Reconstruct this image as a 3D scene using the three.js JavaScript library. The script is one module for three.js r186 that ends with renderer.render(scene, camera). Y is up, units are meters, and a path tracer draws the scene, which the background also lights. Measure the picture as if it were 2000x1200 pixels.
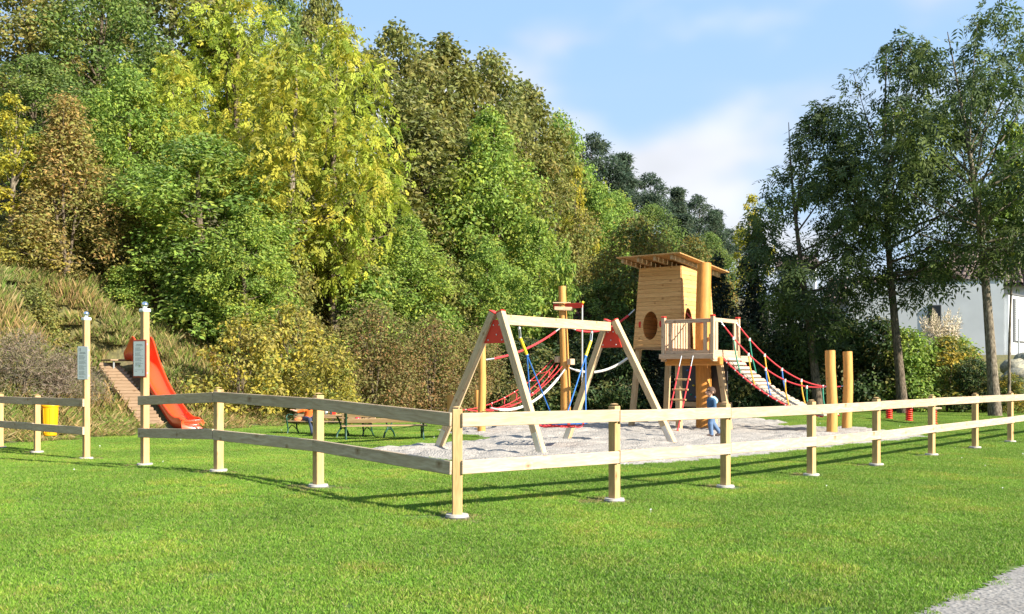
import * as THREE from 'three';
import { mergeGeometries as mergeAll, mergeVertices } from 'three/addons/utils/BufferGeometryUtils.js';
import { MarchingCubes } from 'three/addons/objects/MarchingCubes.js';
import { ImprovedNoise } from 'three/addons/math/ImprovedNoise.js';

// ---------------------------------------------------------------- camera, sky, sun, exposure
const scene = new THREE.Scene();
const EYE = 1.46, HOR = 735, F = 2000;                      // eye height; horizon row and focal length at 2000 x 1200
const camera = new THREE.PerspectiveCamera(2 * Math.atan(600 / F) * 180 / Math.PI, 2000 / 1200, 0.1, 900);
camera.position.set(0, EYE, 0);
camera.lookAt(0, EYE, -10);
camera.setViewOffset(2000, 1200, 0, -(HOR - 600), 2000, 1200);
scene.add(camera);

const renderer = new THREE.WebGLRenderer({ antialias: true });
renderer.toneMapping = THREE.LinearToneMapping;
renderer.toneMappingExposure = 2.6;
renderer.shadowMap.enabled = true;

const sun = new THREE.DirectionalLight(new THREE.Color().setRGB(1.0, 0.93, 0.8), 5);
sun.position.set(1.46 * 40, 40 * 1.0, 1.02 * 40 - 25);
sun.target.position.set(0, 0, -25);
sun.castShadow = true;
sun.shadow.mapSize.set(4096, 4096);
Object.assign(sun.shadow.camera, { left: -70, right: 70, top: 60, bottom: -40, near: 1, far: 260 });
scene.add(sun, sun.target);

const noise = new ImprovedNoise();
function fbm(x, y, z, o = 5) { let a = 0.5, s = 0, f = 1; for (let i = 0; i < o; i++) { s += a * noise.noise(x * f, y * f, z * f + i * 7.3); a *= 0.5; f *= 2.03; } return s; }
function rng(seed) { let a = seed >>> 0; return () => { a = (a + 0x6D2B79F5) | 0; let t = Math.imul(a ^ (a >>> 15), 1 | a); t = (t + Math.imul(t ^ (t >>> 7), 61 | t)) ^ t; return ((t ^ (t >>> 14)) >>> 0) / 4294967296; }; }
const clamp = (x, a = 0, b = 1) => Math.min(b, Math.max(a, x));
const sst = (a, b, x) => { const t = clamp((x - a) / (b - a)); return t * t * (3 - 2 * t); };
const lerp = (a, b, t) => a + (b - a) * t;

{ // sky: clear autumn blue, a low bank of soft cumulus, thin veils
  const w = 1024, h = 512, d = new Float32Array(w * h * 4);
  for (let j = 0; j < h; j++) for (let i = 0; i < w; i++) {
    const el = ((j + 0.5) / h - 0.5) * Math.PI, ph = ((i + 0.5) / w - 0.5) * 2 * Math.PI;
    const dx = Math.cos(ph) * Math.cos(el), dy = Math.sin(el), dz = Math.sin(ph) * Math.cos(el);
    const e = Math.max(dy, 0), k = Math.pow(1 - e, 2.6);
    let r = lerp(0.12, 0.26, k), g = lerp(0.225, 0.34, k), b = lerp(0.39, 0.43, k);
    if (dy < 0) { const m = 1 - sst(-0.12, 0, dy); r = lerp(r, 0.12, m); g = lerp(g, 0.13, m); b = lerp(b, 0.08, m); }
    if (dy > -0.02) {
      const n1 = fbm(dx * 3.1 + 4.2, dy * 7.5 + 1.7, dz * 3.1, 6);
      const band = sst(0.02, 0.09, dy) * (1 - sst(0.19, 0.27, dy));
      const az = Math.atan2(dx, -dz);
      const bank = Math.exp(-Math.pow((az - 0.19) / 0.2, 2)) * sst(0.05, 0.11, dy) * (1 - sst(0.225, 0.262, dy + 0.03 * Math.sin(az * 17)));
      const all = band * sst(-0.1, 0.35, fbm(dx * 1.3 + 9, 2.2, dz * 1.3, 3)) * 0.5;
      const c1 = sst(-0.08, 0.46, n1 * 1.7 + 0.25 * Math.max(bank, all) - 0.06);
      const vx = dx / (dy + 0.25), vz = dz / (dy + 0.25);
      const veil = sst(0.0, 0.5, fbm(vx * 1.2 + 3, vz * 2.6 + 0.5, 5.1, 5) + 0.06) * 0.4 * sst(0.02, 0.15, dy);
      const lump = fbm(dx * 9 + 1, dy * 16, dz * 9 + 3, 4);
      const cb = 0.365 + 0.12 * lump;
      const cov = clamp(c1 * 0.88 + veil * (1 - c1));
      r = lerp(r, cb, cov); g = lerp(g, cb * 1.005, cov); b = lerp(b, cb * 1.05, cov);
    }
    const o = (j * w + i) * 4; d[o] = r; d[o + 1] = g; d[o + 2] = b; d[o + 3] = 1;
  }
  const t = new THREE.DataTexture(d, w, h, THREE.RGBAFormat, THREE.FloatType);
  t.mapping = THREE.EquirectangularReflectionMapping; t.magFilter = THREE.LinearFilter; t.minFilter = THREE.LinearFilter; t.needsUpdate = true;
  scene.background = t; scene.environment = t;
}

// ---------------------------------------------------------------- helpers
// world positions are given as X (right), Y (up), Z (metres away from the camera)
const W = (X, Y, Z) => new THREE.Vector3(X, Y, -Z);
const pxX = (px, Z) => (px - 1000) / F * Z;
const P = (px, py, Z) => W(pxX(px, Z), EYE + (HOR - py) / F * Z, Z);
const flatZ = py => F * EYE / (py - HOR);
const taken = {};
function numbered(n) { const k = taken[n] = (taken[n] ?? -1) + 1; return k ? n + '_' + String(k).padStart(3, '0') : n; }
function meta(o, label, category, group, kind) {
  if (label) o.userData.label = label; if (category) o.userData.category = category;
  if (group) o.userData.group = group; if (kind) o.userData.kind = kind; return o;
}
const shade = o => { o.castShadow = true; o.receiveShadow = true; return o; };
function thing(name, label, category, base, group) {
  const g = new THREE.Group(); g.name = numbered(name); g.position.copy(base); scene.add(g); return meta(g, label, category, group);
}
function rootOf(o) { while (o.parent && o.parent !== scene) o = o.parent; return o; }
function part(parent, name, geo, mat) {                       // geometry in world coordinates
  const b = rootOf(parent).position; const m = shade(new THREE.Mesh(geo.translate(-b.x, -b.y, -b.z), mat)); m.name = name; parent.add(m); return m;
}
function solo(name, geo, mat, label, category, base, group, kind) {
  const m = shade(new THREE.Mesh(geo.translate(-base.x, -base.y, -base.z), mat)); m.name = numbered(name); m.position.copy(base); scene.add(m);
  return meta(m, label, category, group, kind);
}
function mergeGeometries(gs) { return mergeAll(gs.some(g => !g.index) ? gs.map(g => g.index ? g.toNonIndexed() : g) : gs); }
function chamferBox(w, h, d, c) { // box with chamfered edges, 44 triangles
  const a = [w / 2, h / 2, d / 2], pos = [], V = (s, ax) => s.map((q, i) => q * (a[i] - (i === ax ? 0 : c)));
  const tri = (p, q, r) => { const n = [(q[1] - p[1]) * (r[2] - p[2]) - (q[2] - p[2]) * (r[1] - p[1]), (q[2] - p[2]) * (r[0] - p[0]) - (q[0] - p[0]) * (r[2] - p[2]), (q[0] - p[0]) * (r[1] - p[1]) - (q[1] - p[1]) * (r[0] - p[0])]; const o = n[0] * (p[0] + q[0] + r[0]) + n[1] * (p[1] + q[1] + r[1]) + n[2] * (p[2] + q[2] + r[2]); o > 0 ? pos.push(...p, ...q, ...r) : pos.push(...p, ...r, ...q); };
  const quad = (p, q, r, s) => { tri(p, q, r); tri(p, r, s); }, sg = (i, s, j, t, k, u) => { const o = [0, 0, 0]; o[i] = s; o[j] = t; o[k] = u; return o; };
  for (let i = 0; i < 3; i++) { const j = (i + 1) % 3, k = (i + 2) % 3; for (const s of [-1, 1]) { quad(V(sg(i, s, j, -1, k, -1), i), V(sg(i, s, j, 1, k, -1), i), V(sg(i, s, j, 1, k, 1), i), V(sg(i, s, j, -1, k, 1), i)); for (const t of [-1, 1]) quad(V(sg(i, s, j, t, k, -1), i), V(sg(i, s, j, t, k, 1), i), V(sg(i, s, j, t, k, 1), j), V(sg(i, s, j, t, k, -1), j)); } }
  for (const x of [-1, 1]) for (const y of [-1, 1]) for (const z of [-1, 1]) tri(V([x, y, z], 0), V([x, y, z], 1), V([x, y, z], 2));
  const g = new THREE.BufferGeometry(); g.setAttribute('position', new THREE.Float32BufferAttribute(pos, 3)); g.computeVertexNormals(); g.setAttribute('uv', new THREE.Float32BufferAttribute(new Float32Array(pos.length / 3 * 2), 2)); return g;
}
let uvSeed = 1;
function woodUV(g, len) {                                      // metres along the length (local z) and across
  const p = g.attributes.position, n = g.attributes.normal, uv = new Float32Array(p.count * 2); uvSeed = (uvSeed * 16807) % 2147483647; const off = uvSeed / 2147483647 * 9;
  for (let i = 0; i < p.count; i++) {
    const ax = Math.abs(n.getX(i)), ay = Math.abs(n.getY(i)), az = Math.abs(n.getZ(i));
    if (az > ax && az > ay) { uv[2 * i] = p.getX(i) * 0.6 + off; uv[2 * i + 1] = p.getY(i) * 1.7; }
    else { uv[2 * i] = p.getZ(i) + off; uv[2 * i + 1] = (ax > ay ? p.getY(i) : p.getX(i) + 0.5) + off * 1.7; }
  }
  g.setAttribute('uv', new THREE.BufferAttribute(uv, 2)); return g;
}
const UP = new THREE.Vector3(0, 1, 0);
function basis(a, b, up = UP) {
  const z = b.clone().sub(a).normalize(); let x = up.clone().cross(z); if (x.lengthSq() < 1e-6) x = new THREE.Vector3(1, 0, 0).cross(z); x.normalize();
  const y = z.clone().cross(x); return new THREE.Matrix4().makeBasis(x, y, z);
}
function bar(a, b, w, h, up = UP, r = 0.006) {                 // timber from a to b, w across, h along "up"
  const l = a.distanceTo(b); const g = woodUV(chamferBox(w, h, l, Math.min(r, w / 3, h / 3)), l);
  return g.applyMatrix4(basis(a, b, up).setPosition(a.clone().add(b).multiplyScalar(0.5)));
}
function tube(pts, rad, seg = 7, caps = true) {                // tapered tube through points
  const n = pts.length, pos = [], nor = [], uv = [], idx = []; let pr = null, acc = 0;
  for (let i = 0; i < n; i++) {
    const t = pts[Math.min(i + 1, n - 1)].clone().sub(pts[Math.max(i - 1, 0)]).normalize();
    if (!pr) pr = (Math.abs(t.y) > 0.9 ? new THREE.Vector3(1, 0, 0) : UP.clone()).cross(t).normalize();
    pr.addScaledVector(t, -pr.dot(t)).normalize(); const q = t.clone().cross(pr);
    const r = typeof rad === 'number' ? rad : Array.isArray(rad) ? rad[i] : rad(i / (n - 1), i); if (i) acc += pts[i].distanceTo(pts[i - 1]);
    for (let k = 0; k <= seg; k++) {
      const a = k / seg * Math.PI * 2, c = Math.cos(a), s = Math.sin(a); const d = pr.clone().multiplyScalar(c).addScaledVector(q, s);
      pos.push(pts[i].x + d.x * r, pts[i].y + d.y * r, pts[i].z + d.z * r); nor.push(d.x, d.y, d.z); uv.push(acc, k / seg * Math.max(0.3, r * 6));
      if (i && k) { const A = (i - 1) * (seg + 1) + k - 1, B = A + seg + 1; idx.push(A, A + 1, B, A + 1, B + 1, B); }
    }
  }
  if (caps) for (const i of [0, n - 1]) {
    const t = pts[Math.min(i + 1, n - 1)].clone().sub(pts[Math.max(i - 1, 0)]).normalize().multiplyScalar(i ? 1 : -1), c0 = pos.length / 3, o = i * (seg + 1);
    pos.push(pts[i].x, pts[i].y, pts[i].z); nor.push(t.x, t.y, t.z); uv.push(0, 0);
    for (let k = 0; k <= seg; k++) { pos.push(pos[3 * (o + k)], pos[3 * (o + k) + 1], pos[3 * (o + k) + 2]); nor.push(t.x, t.y, t.z); uv.push(k * 0.05, 0.2); }
    for (let k = 0; k < seg; k++) i ? idx.push(c0, c0 + 1 + k, c0 + 2 + k) : idx.push(c0, c0 + 2 + k, c0 + 1 + k);
  }
  const g = new THREE.BufferGeometry(); g.setAttribute('position', new THREE.Float32BufferAttribute(pos, 3)); g.setAttribute('normal', new THREE.Float32BufferAttribute(nor, 3)); g.setAttribute('uv', new THREE.Float32BufferAttribute(uv, 2)); g.setIndex(idx); return g;
}
function curve(pts, n = 24) { return new THREE.CatmullRomCurve3(pts).getPoints(n); }
function sagRope(a, b, sag, n = 16) { const o = []; for (let i = 0; i <= n; i++) { const t = i / n, p = a.clone().lerp(b, t); p.y -= 4 * sag * t * (1 - t); o.push(p); } return o; }
function ballAt(c, r, ws = 10, hs = 8) { return new THREE.SphereGeometry(r, ws, hs).translate(c.x, c.y, c.z); }
function logGeo(base, top, r0, r1, seed, seg = 14) {           // a debarked, slightly crooked trunk
  const rr = rng(seed), n = 12, pts = [], k = rr() * 9; for (let i = 0; i <= n; i++) { const t = i / n, p = base.clone().lerp(top, t); p.x += 0.12 * r0 * Math.sin(t * 5 + k); p.z += 0.12 * r0 * Math.cos(t * 4 + k * 2); pts.push(p); }
  const top2 = pts[n].clone(); top2.y += 0.012; pts.push(top2);
  return tube(pts, (t, i) => i === n + 1 ? r1 * 0.86 : lerp(r0, r1, t) * (1 + 0.07 * noise.noise(t * 5, seed * 1.3, 0.5)), seg);
}

// ---------------------------------------------------------------- textures
function dataTex(w, h, fn, srgb = true, rep) {
  const d = new Uint8Array(w * h * 4);
  for (let j = 0; j < h; j++) for (let i = 0; i < w; i++) { const c = fn(i / w, j / h), o = (j * w + i) * 4; d[o] = clamp(c[0]) * 255; d[o + 1] = clamp(c[1]) * 255; d[o + 2] = clamp(c[2]) * 255; d[o + 3] = 255; }
  const t = new THREE.DataTexture(d, w, h); t.wrapS = t.wrapT = THREE.RepeatWrapping; t.magFilter = THREE.LinearFilter; t.minFilter = THREE.LinearMipmapLinearFilter; t.generateMipmaps = true;
  if (srgb) t.colorSpace = THREE.SRGBColorSpace; if (rep) t.repeat.set(...rep); t.needsUpdate = true; return t;
}
function tile(fn) { return (u, v) => { // blend two shifted copies so that the tile wraps
  const a = fn(u, v), b = fn(u - 1, v), c = fn(u, v - 1), d = fn(u - 1, v - 1); const s = sst(0.7, 1, u), t = sst(0.7, 1, v);
  return a * (1 - s) * (1 - t) + b * s * (1 - t) + c * (1 - s) * t + d * s * t; }; }
const grainF = tile((u, v) => {
  const warp = fbm(u * 4, v * 4, 1.2, 3) * 0.05; let s = fbm(u * 5, (v + warp) * 34, 3.3, 4) * 0.55 + fbm(u * 14, v * 120, 8.8, 2) * 0.35;
  for (const [ku, kv, kr] of [[0.18, 0.3, 0.03], [0.45, 0.72, 0.024], [0.62, 0.2, 0.02], [0.33, 0.9, 0.018], [0.05, 0.55, 0.022]]) { const d = Math.hypot((u - ku) * 1.5, (v - kv) * 1.2) / kr; s -= 0.9 * Math.exp(-d * d) ; s += 0.18 * Math.sin(d * 3) * Math.exp(-d * d * 0.15); }
  return s; });
const grain = dataTex(512, 512, (u, v) => { const s = grainF(u, v); return [0.92 + s * 0.34, 0.9 + s * 0.42, 0.87 + s * 0.5]; }, true, [0.7, 0.9]);
const grainBump = dataTex(256, 256, (u, v) => { const s = 0.6 + grainF(u, v) * 0.5; return [s, s, s]; }, false, [0.7, 0.9]);
const weather = dataTex(256, 256, (u, v) => { const s = grainF(u, v), m = tile((a, b) => fbm(a * 6, b * 5, 4.4, 4))(u, v); return [0.86 + s * 0.3 + m * 0.25, 0.85 + s * 0.3 + m * 0.22, 0.82 + s * 0.3 + m * 0.15]; }, true, [0.5, 0.8]);
const speck = tile((u, v) => fbm(u * 60, v * 60, 2.2, 3));
const gravelMap = dataTex(512, 512, (u, v) => { const s = speck(u, v) * 0.55 + tile((a, b) => fbm(a * 8, b * 8, 5, 4))(u, v) * 0.3; return [0.86 + s * 0.5, 0.84 + s * 0.5, 0.82 + s * 0.5]; }, true, [0.5, 0.5]);
const gravelBump = dataTex(512, 512, (u, v) => { const s = 0.5 + speck(u, v) * 0.9; return [s, s, s]; }, false, [0.5, 0.5]);
const soil = dataTex(512, 512, (u, v) => { const s = tile((a, b) => fbm(a * 30, b * 30, 7, 4))(u, v), m = tile((a, b) => fbm(a * 5, b * 5, 2, 4))(u, v); return [0.85 + s * 0.5 + m * 0.3, 0.86 + s * 0.5 + m * 0.2, 0.8 + s * 0.4]; }, true, [0.4, 0.4]);
const plasterTex = dataTex(256, 256, (u, v) => { const s = tile((a, b) => fbm(a * 7, b * 7, 7, 5))(u, v) * 0.09; return [0.95 + s, 0.95 + s, 0.95 + s]; }, true, [0.12, 0.12]);
const barkTex = dataTex(256, 256, (u, v) => { const s = tile((a, b) => fbm(a * 6, b * 22, 3, 5))(u, v); return [0.8 + s, 0.78 + s, 0.74 + s]; }, true, [1.2, 1]);

const C = (r, g, b) => new THREE.Color().setRGB(r, g, b);
const M = (o) => new THREE.MeshStandardMaterial(o);
const wood = (r, g, b, o = {}) => M({ color: C(r, g, b), map: grain, bumpMap: grainBump, bumpScale: 0.0015, roughness: 0.72, ...o });
const mat = {
  rail: [wood(0.54, 0.42, 0.295), wood(0.57, 0.455, 0.33), wood(0.5, 0.39, 0.27), wood(0.52, 0.42, 0.31)],
  post: wood(0.56, 0.37, 0.17), postPale: wood(0.62, 0.46, 0.26), beam: wood(0.57, 0.44, 0.27), leg: wood(0.50, 0.36, 0.2),
  log: wood(0.63, 0.32, 0.08, { roughness: 0.6 }), logOrange: wood(0.62, 0.27, 0.05, { roughness: 0.55 }), house: [wood(0.66, 0.38, 0.14), wood(0.7, 0.41, 0.16), wood(0.62, 0.35, 0.125)],
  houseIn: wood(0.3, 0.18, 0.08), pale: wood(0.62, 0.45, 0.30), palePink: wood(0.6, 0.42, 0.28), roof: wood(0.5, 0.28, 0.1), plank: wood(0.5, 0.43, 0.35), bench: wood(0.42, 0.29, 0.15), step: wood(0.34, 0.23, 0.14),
  red: M({ color: C(0.62, 0.035, 0.018), roughness: 0.42 }), redRope: M({ color: C(0.52, 0.03, 0.035), roughness: 0.75 }), whiteRope: M({ color: C(0.66, 0.63, 0.56), roughness: 0.8 }),
  blueRope: M({ color: C(0.02, 0.13, 0.42), roughness: 0.6 }), greenRope: M({ color: C(0.01, 0.2, 0.12), roughness: 0.6 }), yellowRope: M({ color: C(0.65, 0.34, 0.02), roughness: 0.6 }), yellow: M({ color: C(0.72, 0.55, 0.02), roughness: 0.45 }),
  steel: M({ color: C(0.6, 0.61, 0.62), roughness: 0.35, metalness: 0.85 }), steelDull: M({ color: C(0.45, 0.46, 0.47), roughness: 0.55, metalness: 0.6 }), chrome: M({ color: C(0.75, 0.77, 0.8), roughness: 0.12, metalness: 1 }),
  slide: new THREE.MeshPhysicalMaterial({ color: C(0.76, 0.062, 0.01), roughness: 0.34, clearcoat: 0.35, clearcoatRoughness: 0.25 }),
  bin: new THREE.MeshPhysicalMaterial({ color: C(0.75, 0.36, 0.004), roughness: 0.4 }), concrete: M({ color: C(0.6, 0.58, 0.54), map: gravelMap, roughness: 0.9 }), concreteDark: M({ color: C(0.12, 0.115, 0.11), roughness: 0.95 }),
  darkPanel: M({ color: C(0.035, 0.035, 0.04), roughness: 0.7 }), castGreen: M({ color: C(0.012, 0.06, 0.035), roughness: 0.45 }), white: M({ color: C(0.75, 0.75, 0.73), roughness: 0.6 }),
  wall: M({ color: C(0.68, 0.70, 0.72), map: plasterTex, roughness: 0.95 }), tileRoof: M({ color: C(0.12, 0.09, 0.08), roughness: 0.8 }), tileRed: M({ color: C(0.13, 0.092, 0.078), roughness: 0.85 }), glass: M({ color: C(0.03, 0.035, 0.04), roughness: 0.08 }), frame: M({ color: C(0.1, 0.1, 0.1), roughness: 0.6 }), eave: M({ color: C(0.09, 0.055, 0.035), roughness: 0.8 }),
  bark: M({ color: C(0.17, 0.135, 0.1), map: barkTex, roughness: 0.95 }), barkPale: M({ color: C(0.24, 0.205, 0.16), map: barkTex, roughness: 0.95 }), rock: M({ color: C(0.36, 0.33, 0.29), map: soil, roughness: 0.95 }),
};

// ---------------------------------------------------------------- the ground
const hillS = (X, Z) => 0.912 * (-20 + 0.45 * Z - X);
function ground(X, Z) {
  let h = 0; const s = hillS(X, Z);
  if (s > 0) { h = 0.55 * (s < 3 ? s * s / 6 : s < 40 ? s - 1.5 : 38.5 + 6 * (1 - Math.exp(-(s - 40) / 12))); h += sst(1, 6, s) * 0.5 * fbm(X * 0.16, Z * 0.16, 1.5, 3); }
  const dx = X + 3.2, dz = Z - 12.9, t = -0.66 * dx + 0.75 * dz - 0.7, q = 0.75 * dx + 0.66 * dz; h += 0.19 * Math.exp(-t * t / 13.5 - q * q / 14);
  if (s > 0) { const t = clamp((31.6 - Z) / 4.0), c = lerp(-12.0, -8.75, t), lat = X - c, m = sst(-4.2, -2.4, lat) * (1 - sst(0.45, 1.0, lat)) * sst(26.0, 27.0, Z) * (1 - sst(31.9, 32.9, Z)); if (m > 0) h = lerp(h, Math.min(h, lerp(1.62, -0.02, sst(0.05, 0.95, t * 0.85 + 0.08))), m); }
  const bank = sst(46, 55, Z) * sst(9, 15, X); h += 2.6 * bank;
  return h + 0.012 * noise.noise(X * 0.7, Z * 0.7, 3.1);
}
const onGround = (X, Z) => W(X, ground(X, Z), Z);
const pk = (px, py) => { const Z = flatZ(py); return [pxX(px, Z), Z]; };
const gravelPoly = [[632, 886], [700, 880], [800, 872], [890, 866], [948, 859], [925, 852], [860, 848], [850, 840], [960, 833], [990, 826], [1100, 818], [1250, 815], [1400, 817], [1500, 821], [1545, 826], [1515, 831], [1600, 838], [1700, 838], [1780, 846], [1818, 853], [1750, 862], [1650, 871], [1500, 889], [1350, 903], [1200, 912], [1050, 917], [930, 912], [800, 898], [720, 892]].map(p => pk(...p));
const inPoly = (poly, x, z) => { let c = false; for (let i = 0, j = poly.length - 1; i < poly.length; j = i++) { const [xi, zi] = poly[i], [xj, zj] = poly[j]; if ((zi > z) !== (zj > z) && x < (xj - xi) * (z - zi) / (zj - zi) + xi) c = !c; } return c; };
const inGravel = (X, Z) => inPoly(gravelPoly, X + 0.22 * fbm(X * 1.7, Z * 1.7, 4, 3), Z + 0.3 * fbm(X * 1.7, Z * 1.7, 9, 3));
const pathD = (X, Z) => { const dx = X - 2.50, dz = Z - 6.28; return (dx * 0.735 - dz * 0.678) - 0.05 * fbm(X * 1.5, Z * 1.5, 2, 3) * 1.6; };       // > 0 on the path
const trail = (X, Z) => { const c = -9.9 - (Z - 29) * 0.62 - 0.35 * Math.sin(Z * 0.7); return Math.exp(-Math.pow((X - c) / 0.42, 2)) * sst(29.5, 31, Z) * (1 - sst(38, 41, Z)); };
{
  const xs = [], zs = []; for (let i = 0; i <= 300; i++) { const t = i / 300 * 2 - 1; xs.push(Math.sinh(t * 4.2) / Math.sinh(4.2) * 260); } for (let j = 0; j <= 420; j++) { const t = j / 420; zs.push(t < 0.08 ? -60 + t / 0.08 * 62 : 2 + (Math.pow(260, (t - 0.08) / 0.92) - 1) / 259 * 480); }
  const pos = [], uv = [], col = [], idx = [];
  for (let j = 0; j < zs.length; j++) for (let i = 0; i < xs.length; i++) {
    const X = xs[i] + 0.25 * zs[j] * 0.5, Z = zs[j]; pos.push(X, ground(X, Z), -Z); uv.push(X, Z);
    const s = sst(-0.6, 1.2, hillS(X, Z) + 0.8 * fbm(X, Z, 1, 3)), tr = trail(X, Z), n = fbm(X * 0.5, Z * 0.5, 6, 3); const bank = sst(46, 48, Z) * sst(6, 10, X);
    let c = [0.085 + 0.03 * n, 0.15 + 0.03 * n, 0.022]; const dry = [0.17 + 0.05 * n, 0.15 + 0.03 * n, 0.06], dirt = [0.19, 0.125, 0.08], wd = [0.07, 0.055, 0.03];
    const m = Math.max(s, bank); c = c.map((q, k) => lerp(q, dry[k], m)); const woods = sst(8, 11, hillS(X, Z)); c = c.map((q, k) => lerp(q, wd[k], woods * 0.8)); c = c.map((q, k) => lerp(q, dirt[k], clamp(tr * 1.3))); col.push(...c);
  }
  const nx = xs.length; for (let j = 0; j + 1 < zs.length; j++) for (let i = 0; i + 1 < nx; i++) { const a = j * nx + i; idx.push(a, a + 1, a + nx, a + 1, a + nx + 1, a + nx); }
  const g = new THREE.BufferGeometry(); g.setAttribute('position', new THREE.Float32BufferAttribute(pos, 3)); g.setAttribute('uv', new THREE.Float32BufferAttribute(uv, 2)); g.setAttribute('color', new THREE.Float32BufferAttribute(col, 3)); g.setIndex(idx); g.computeVertexNormals();
  const m = shade(new THREE.Mesh(g, M({ vertexColors: true, map: soil, roughness: 1 }))); m.name = 'ground'; m.userData.kind = 'structure'; m.userData.label = 'mown green lawn running up into a dry grassy hillside'; scene.add(m);
}
function sheet(name, x0, x1, z0, z1, st, inside, yf, material, label) {
  const pos = [], uv = [], idx = [], id = new Map(); const key = (i, j) => { const k = i * 10000 + j; if (!id.has(k)) { id.set(k, pos.length / 3); const X = x0 + i * st, Z = z0 + j * st; pos.push(X, yf(X, Z), -Z); uv.push(X, Z); } return id.get(k); };
  const ni = Math.round((x1 - x0) / st), nj = Math.round((z1 - z0) / st);
  for (let i = 0; i < ni; i++) for (let j = 0; j < nj; j++) if (inside(x0 + (i + 0.5) * st, z0 + (j + 0.5) * st)) { const a = key(i, j), b = key(i + 1, j), c = key(i + 1, j + 1), d = key(i, j + 1); idx.push(a, b, c, a, c, d); }
  const g = new THREE.BufferGeometry(); g.setAttribute('position', new THREE.Float32BufferAttribute(pos, 3)); g.setAttribute('uv', new THREE.Float32BufferAttribute(uv, 2)); g.setIndex(idx); g.computeVertexNormals();
  const m = shade(new THREE.Mesh(g, material)); m.name = name; meta(m, label, null, null, 'structure'); scene.add(m); return m;
}
const rake = (X, Z) => Math.pow(Math.abs(fbm(X * 0.9 + 3, Z * 1.4, 2.7, 4)), 0.8);
sheet('gravel_bed', -4.5, 10.5, 16, 40, 0.09, inGravel, (X, Z) => { let e = 0; for (let k = 0; k < 10; k++) e += inGravel(X + 0.4 * Math.cos(k * 0.628), Z + 0.4 * Math.sin(k * 0.628)) ? 0.1 : 0; e = sst(0.55, 1, e); return ground(X, Z) + 0.006 + e * (0.015 + 0.19 * rake(X, Z) + 0.015 * noise.noise(X * 9, Z * 9, 1)); }, M({ color: C(0.44, 0.42, 0.39), map: gravelMap, bumpMap: gravelBump, bumpScale: 0.02, roughness: 1 }), 'pale raked gravel bed under the play equipment');
sheet('gravel_path', 1.5, 8, 4, 9.5, 0.06, (X, Z) => pathD(X, Z) > 0 && pathD(X, Z) < 3, (X, Z) => ground(X, Z) + 0.012 + 0.006 * noise.noise(X * 9, Z * 9, 1), M({ color: C(0.30, 0.295, 0.285), map: gravelMap, bumpMap: gravelBump, bumpScale: 0.012, roughness: 1 }), 'grey gravel footpath at the lower right corner');

// grass: tiles of real blades
function bladeTile(seed, n, size, h0, h1, wd, pal, lean = 0.5) {
  const r = rng(seed), pos = [], col = [], idx = [];
  for (let i = 0; i < n; i++) {
    const x = (r() - 0.5) * size, z = (r() - 0.5) * size, h = lerp(h0, h1, r() * r()), a = r() * 6.283, w = wd * (0.6 + 0.8 * r()), lx = (r() - 0.5) * 2 * lean * h, lz = (r() - 0.5) * 2 * lean * h, o = pos.length / 3;
    pos.push(x - Math.cos(a) * w / 2, 0, z - Math.sin(a) * w / 2, x + Math.cos(a) * w / 2, 0, z + Math.sin(a) * w / 2, x + lx * 0.35 + Math.cos(a) * w * 0.36, h * 0.6, z + lz * 0.35 + Math.sin(a) * w * 0.36, x + lx, h, z + lz);
    const c = pal[Math.floor(r() * pal.length)], k = 0.75 + 0.5 * r(); for (let q = 0; q < 4; q++) col.push(c[0] * k, c[1] * k, c[2] * k); idx.push(o, o + 1, o + 2, o, o + 2, o + 3);
  }
  const g = new THREE.BufferGeometry(); g.setAttribute('position', new THREE.Float32BufferAttribute(pos, 3)); g.setAttribute('color', new THREE.Float32BufferAttribute(col, 3)); g.setIndex(idx); g.computeVertexNormals();
  return g;
}
const leafMat = (o = {}) => new THREE.MeshPhysicalMaterial({ vertexColors: true, roughness: 0.85, transmission: 0.5, thickness: 0, side: THREE.DoubleSide, specularIntensity: 0.3, ...o });
function scatter(name, geos, material, spots, label) {
  const o = new THREE.Object3D(), c = new THREE.Color(); const g = new THREE.Group();
  geos.forEach((geo, k) => {
    const mine = spots.filter((_, i) => i % geos.length === k); const im = shade(new THREE.InstancedMesh(geo, material, mine.length)); im.name = name;
    mine.forEach((s, i) => { o.position.copy(s.p); o.rotation.set(0, s.r, 0); o.scale.set(s.s, s.sy ?? s.s, s.s); o.updateMatrix(); im.setMatrixAt(i, o.matrix); im.setColorAt(i, c.setRGB(...s.c)); });
    if (geos.length === 1) { scene.add(meta(im, label, null, null, 'stuff')); } else g.add(im);
  });
  if (geos.length > 1) { g.name = name; scene.add(meta(g, label, null, null, 'stuff')); }
}
const footings = [[-5.56, 15.5], [-3.87, 13.5], [-2.29, 12.1], [-0.55, 10.25], [1.168, 11.68], [2.767, 13.27], [4.379, 14.97], [5.945, 16.7], [7.708, 18.8], [9.367, 20.7], [11.006, 22.6], [-7.4, 17.8], [-9, 19.4]];
const offHard = (X, Z) => !inGravel(X, Z) && pathD(X, Z) < -0.03;
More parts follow.
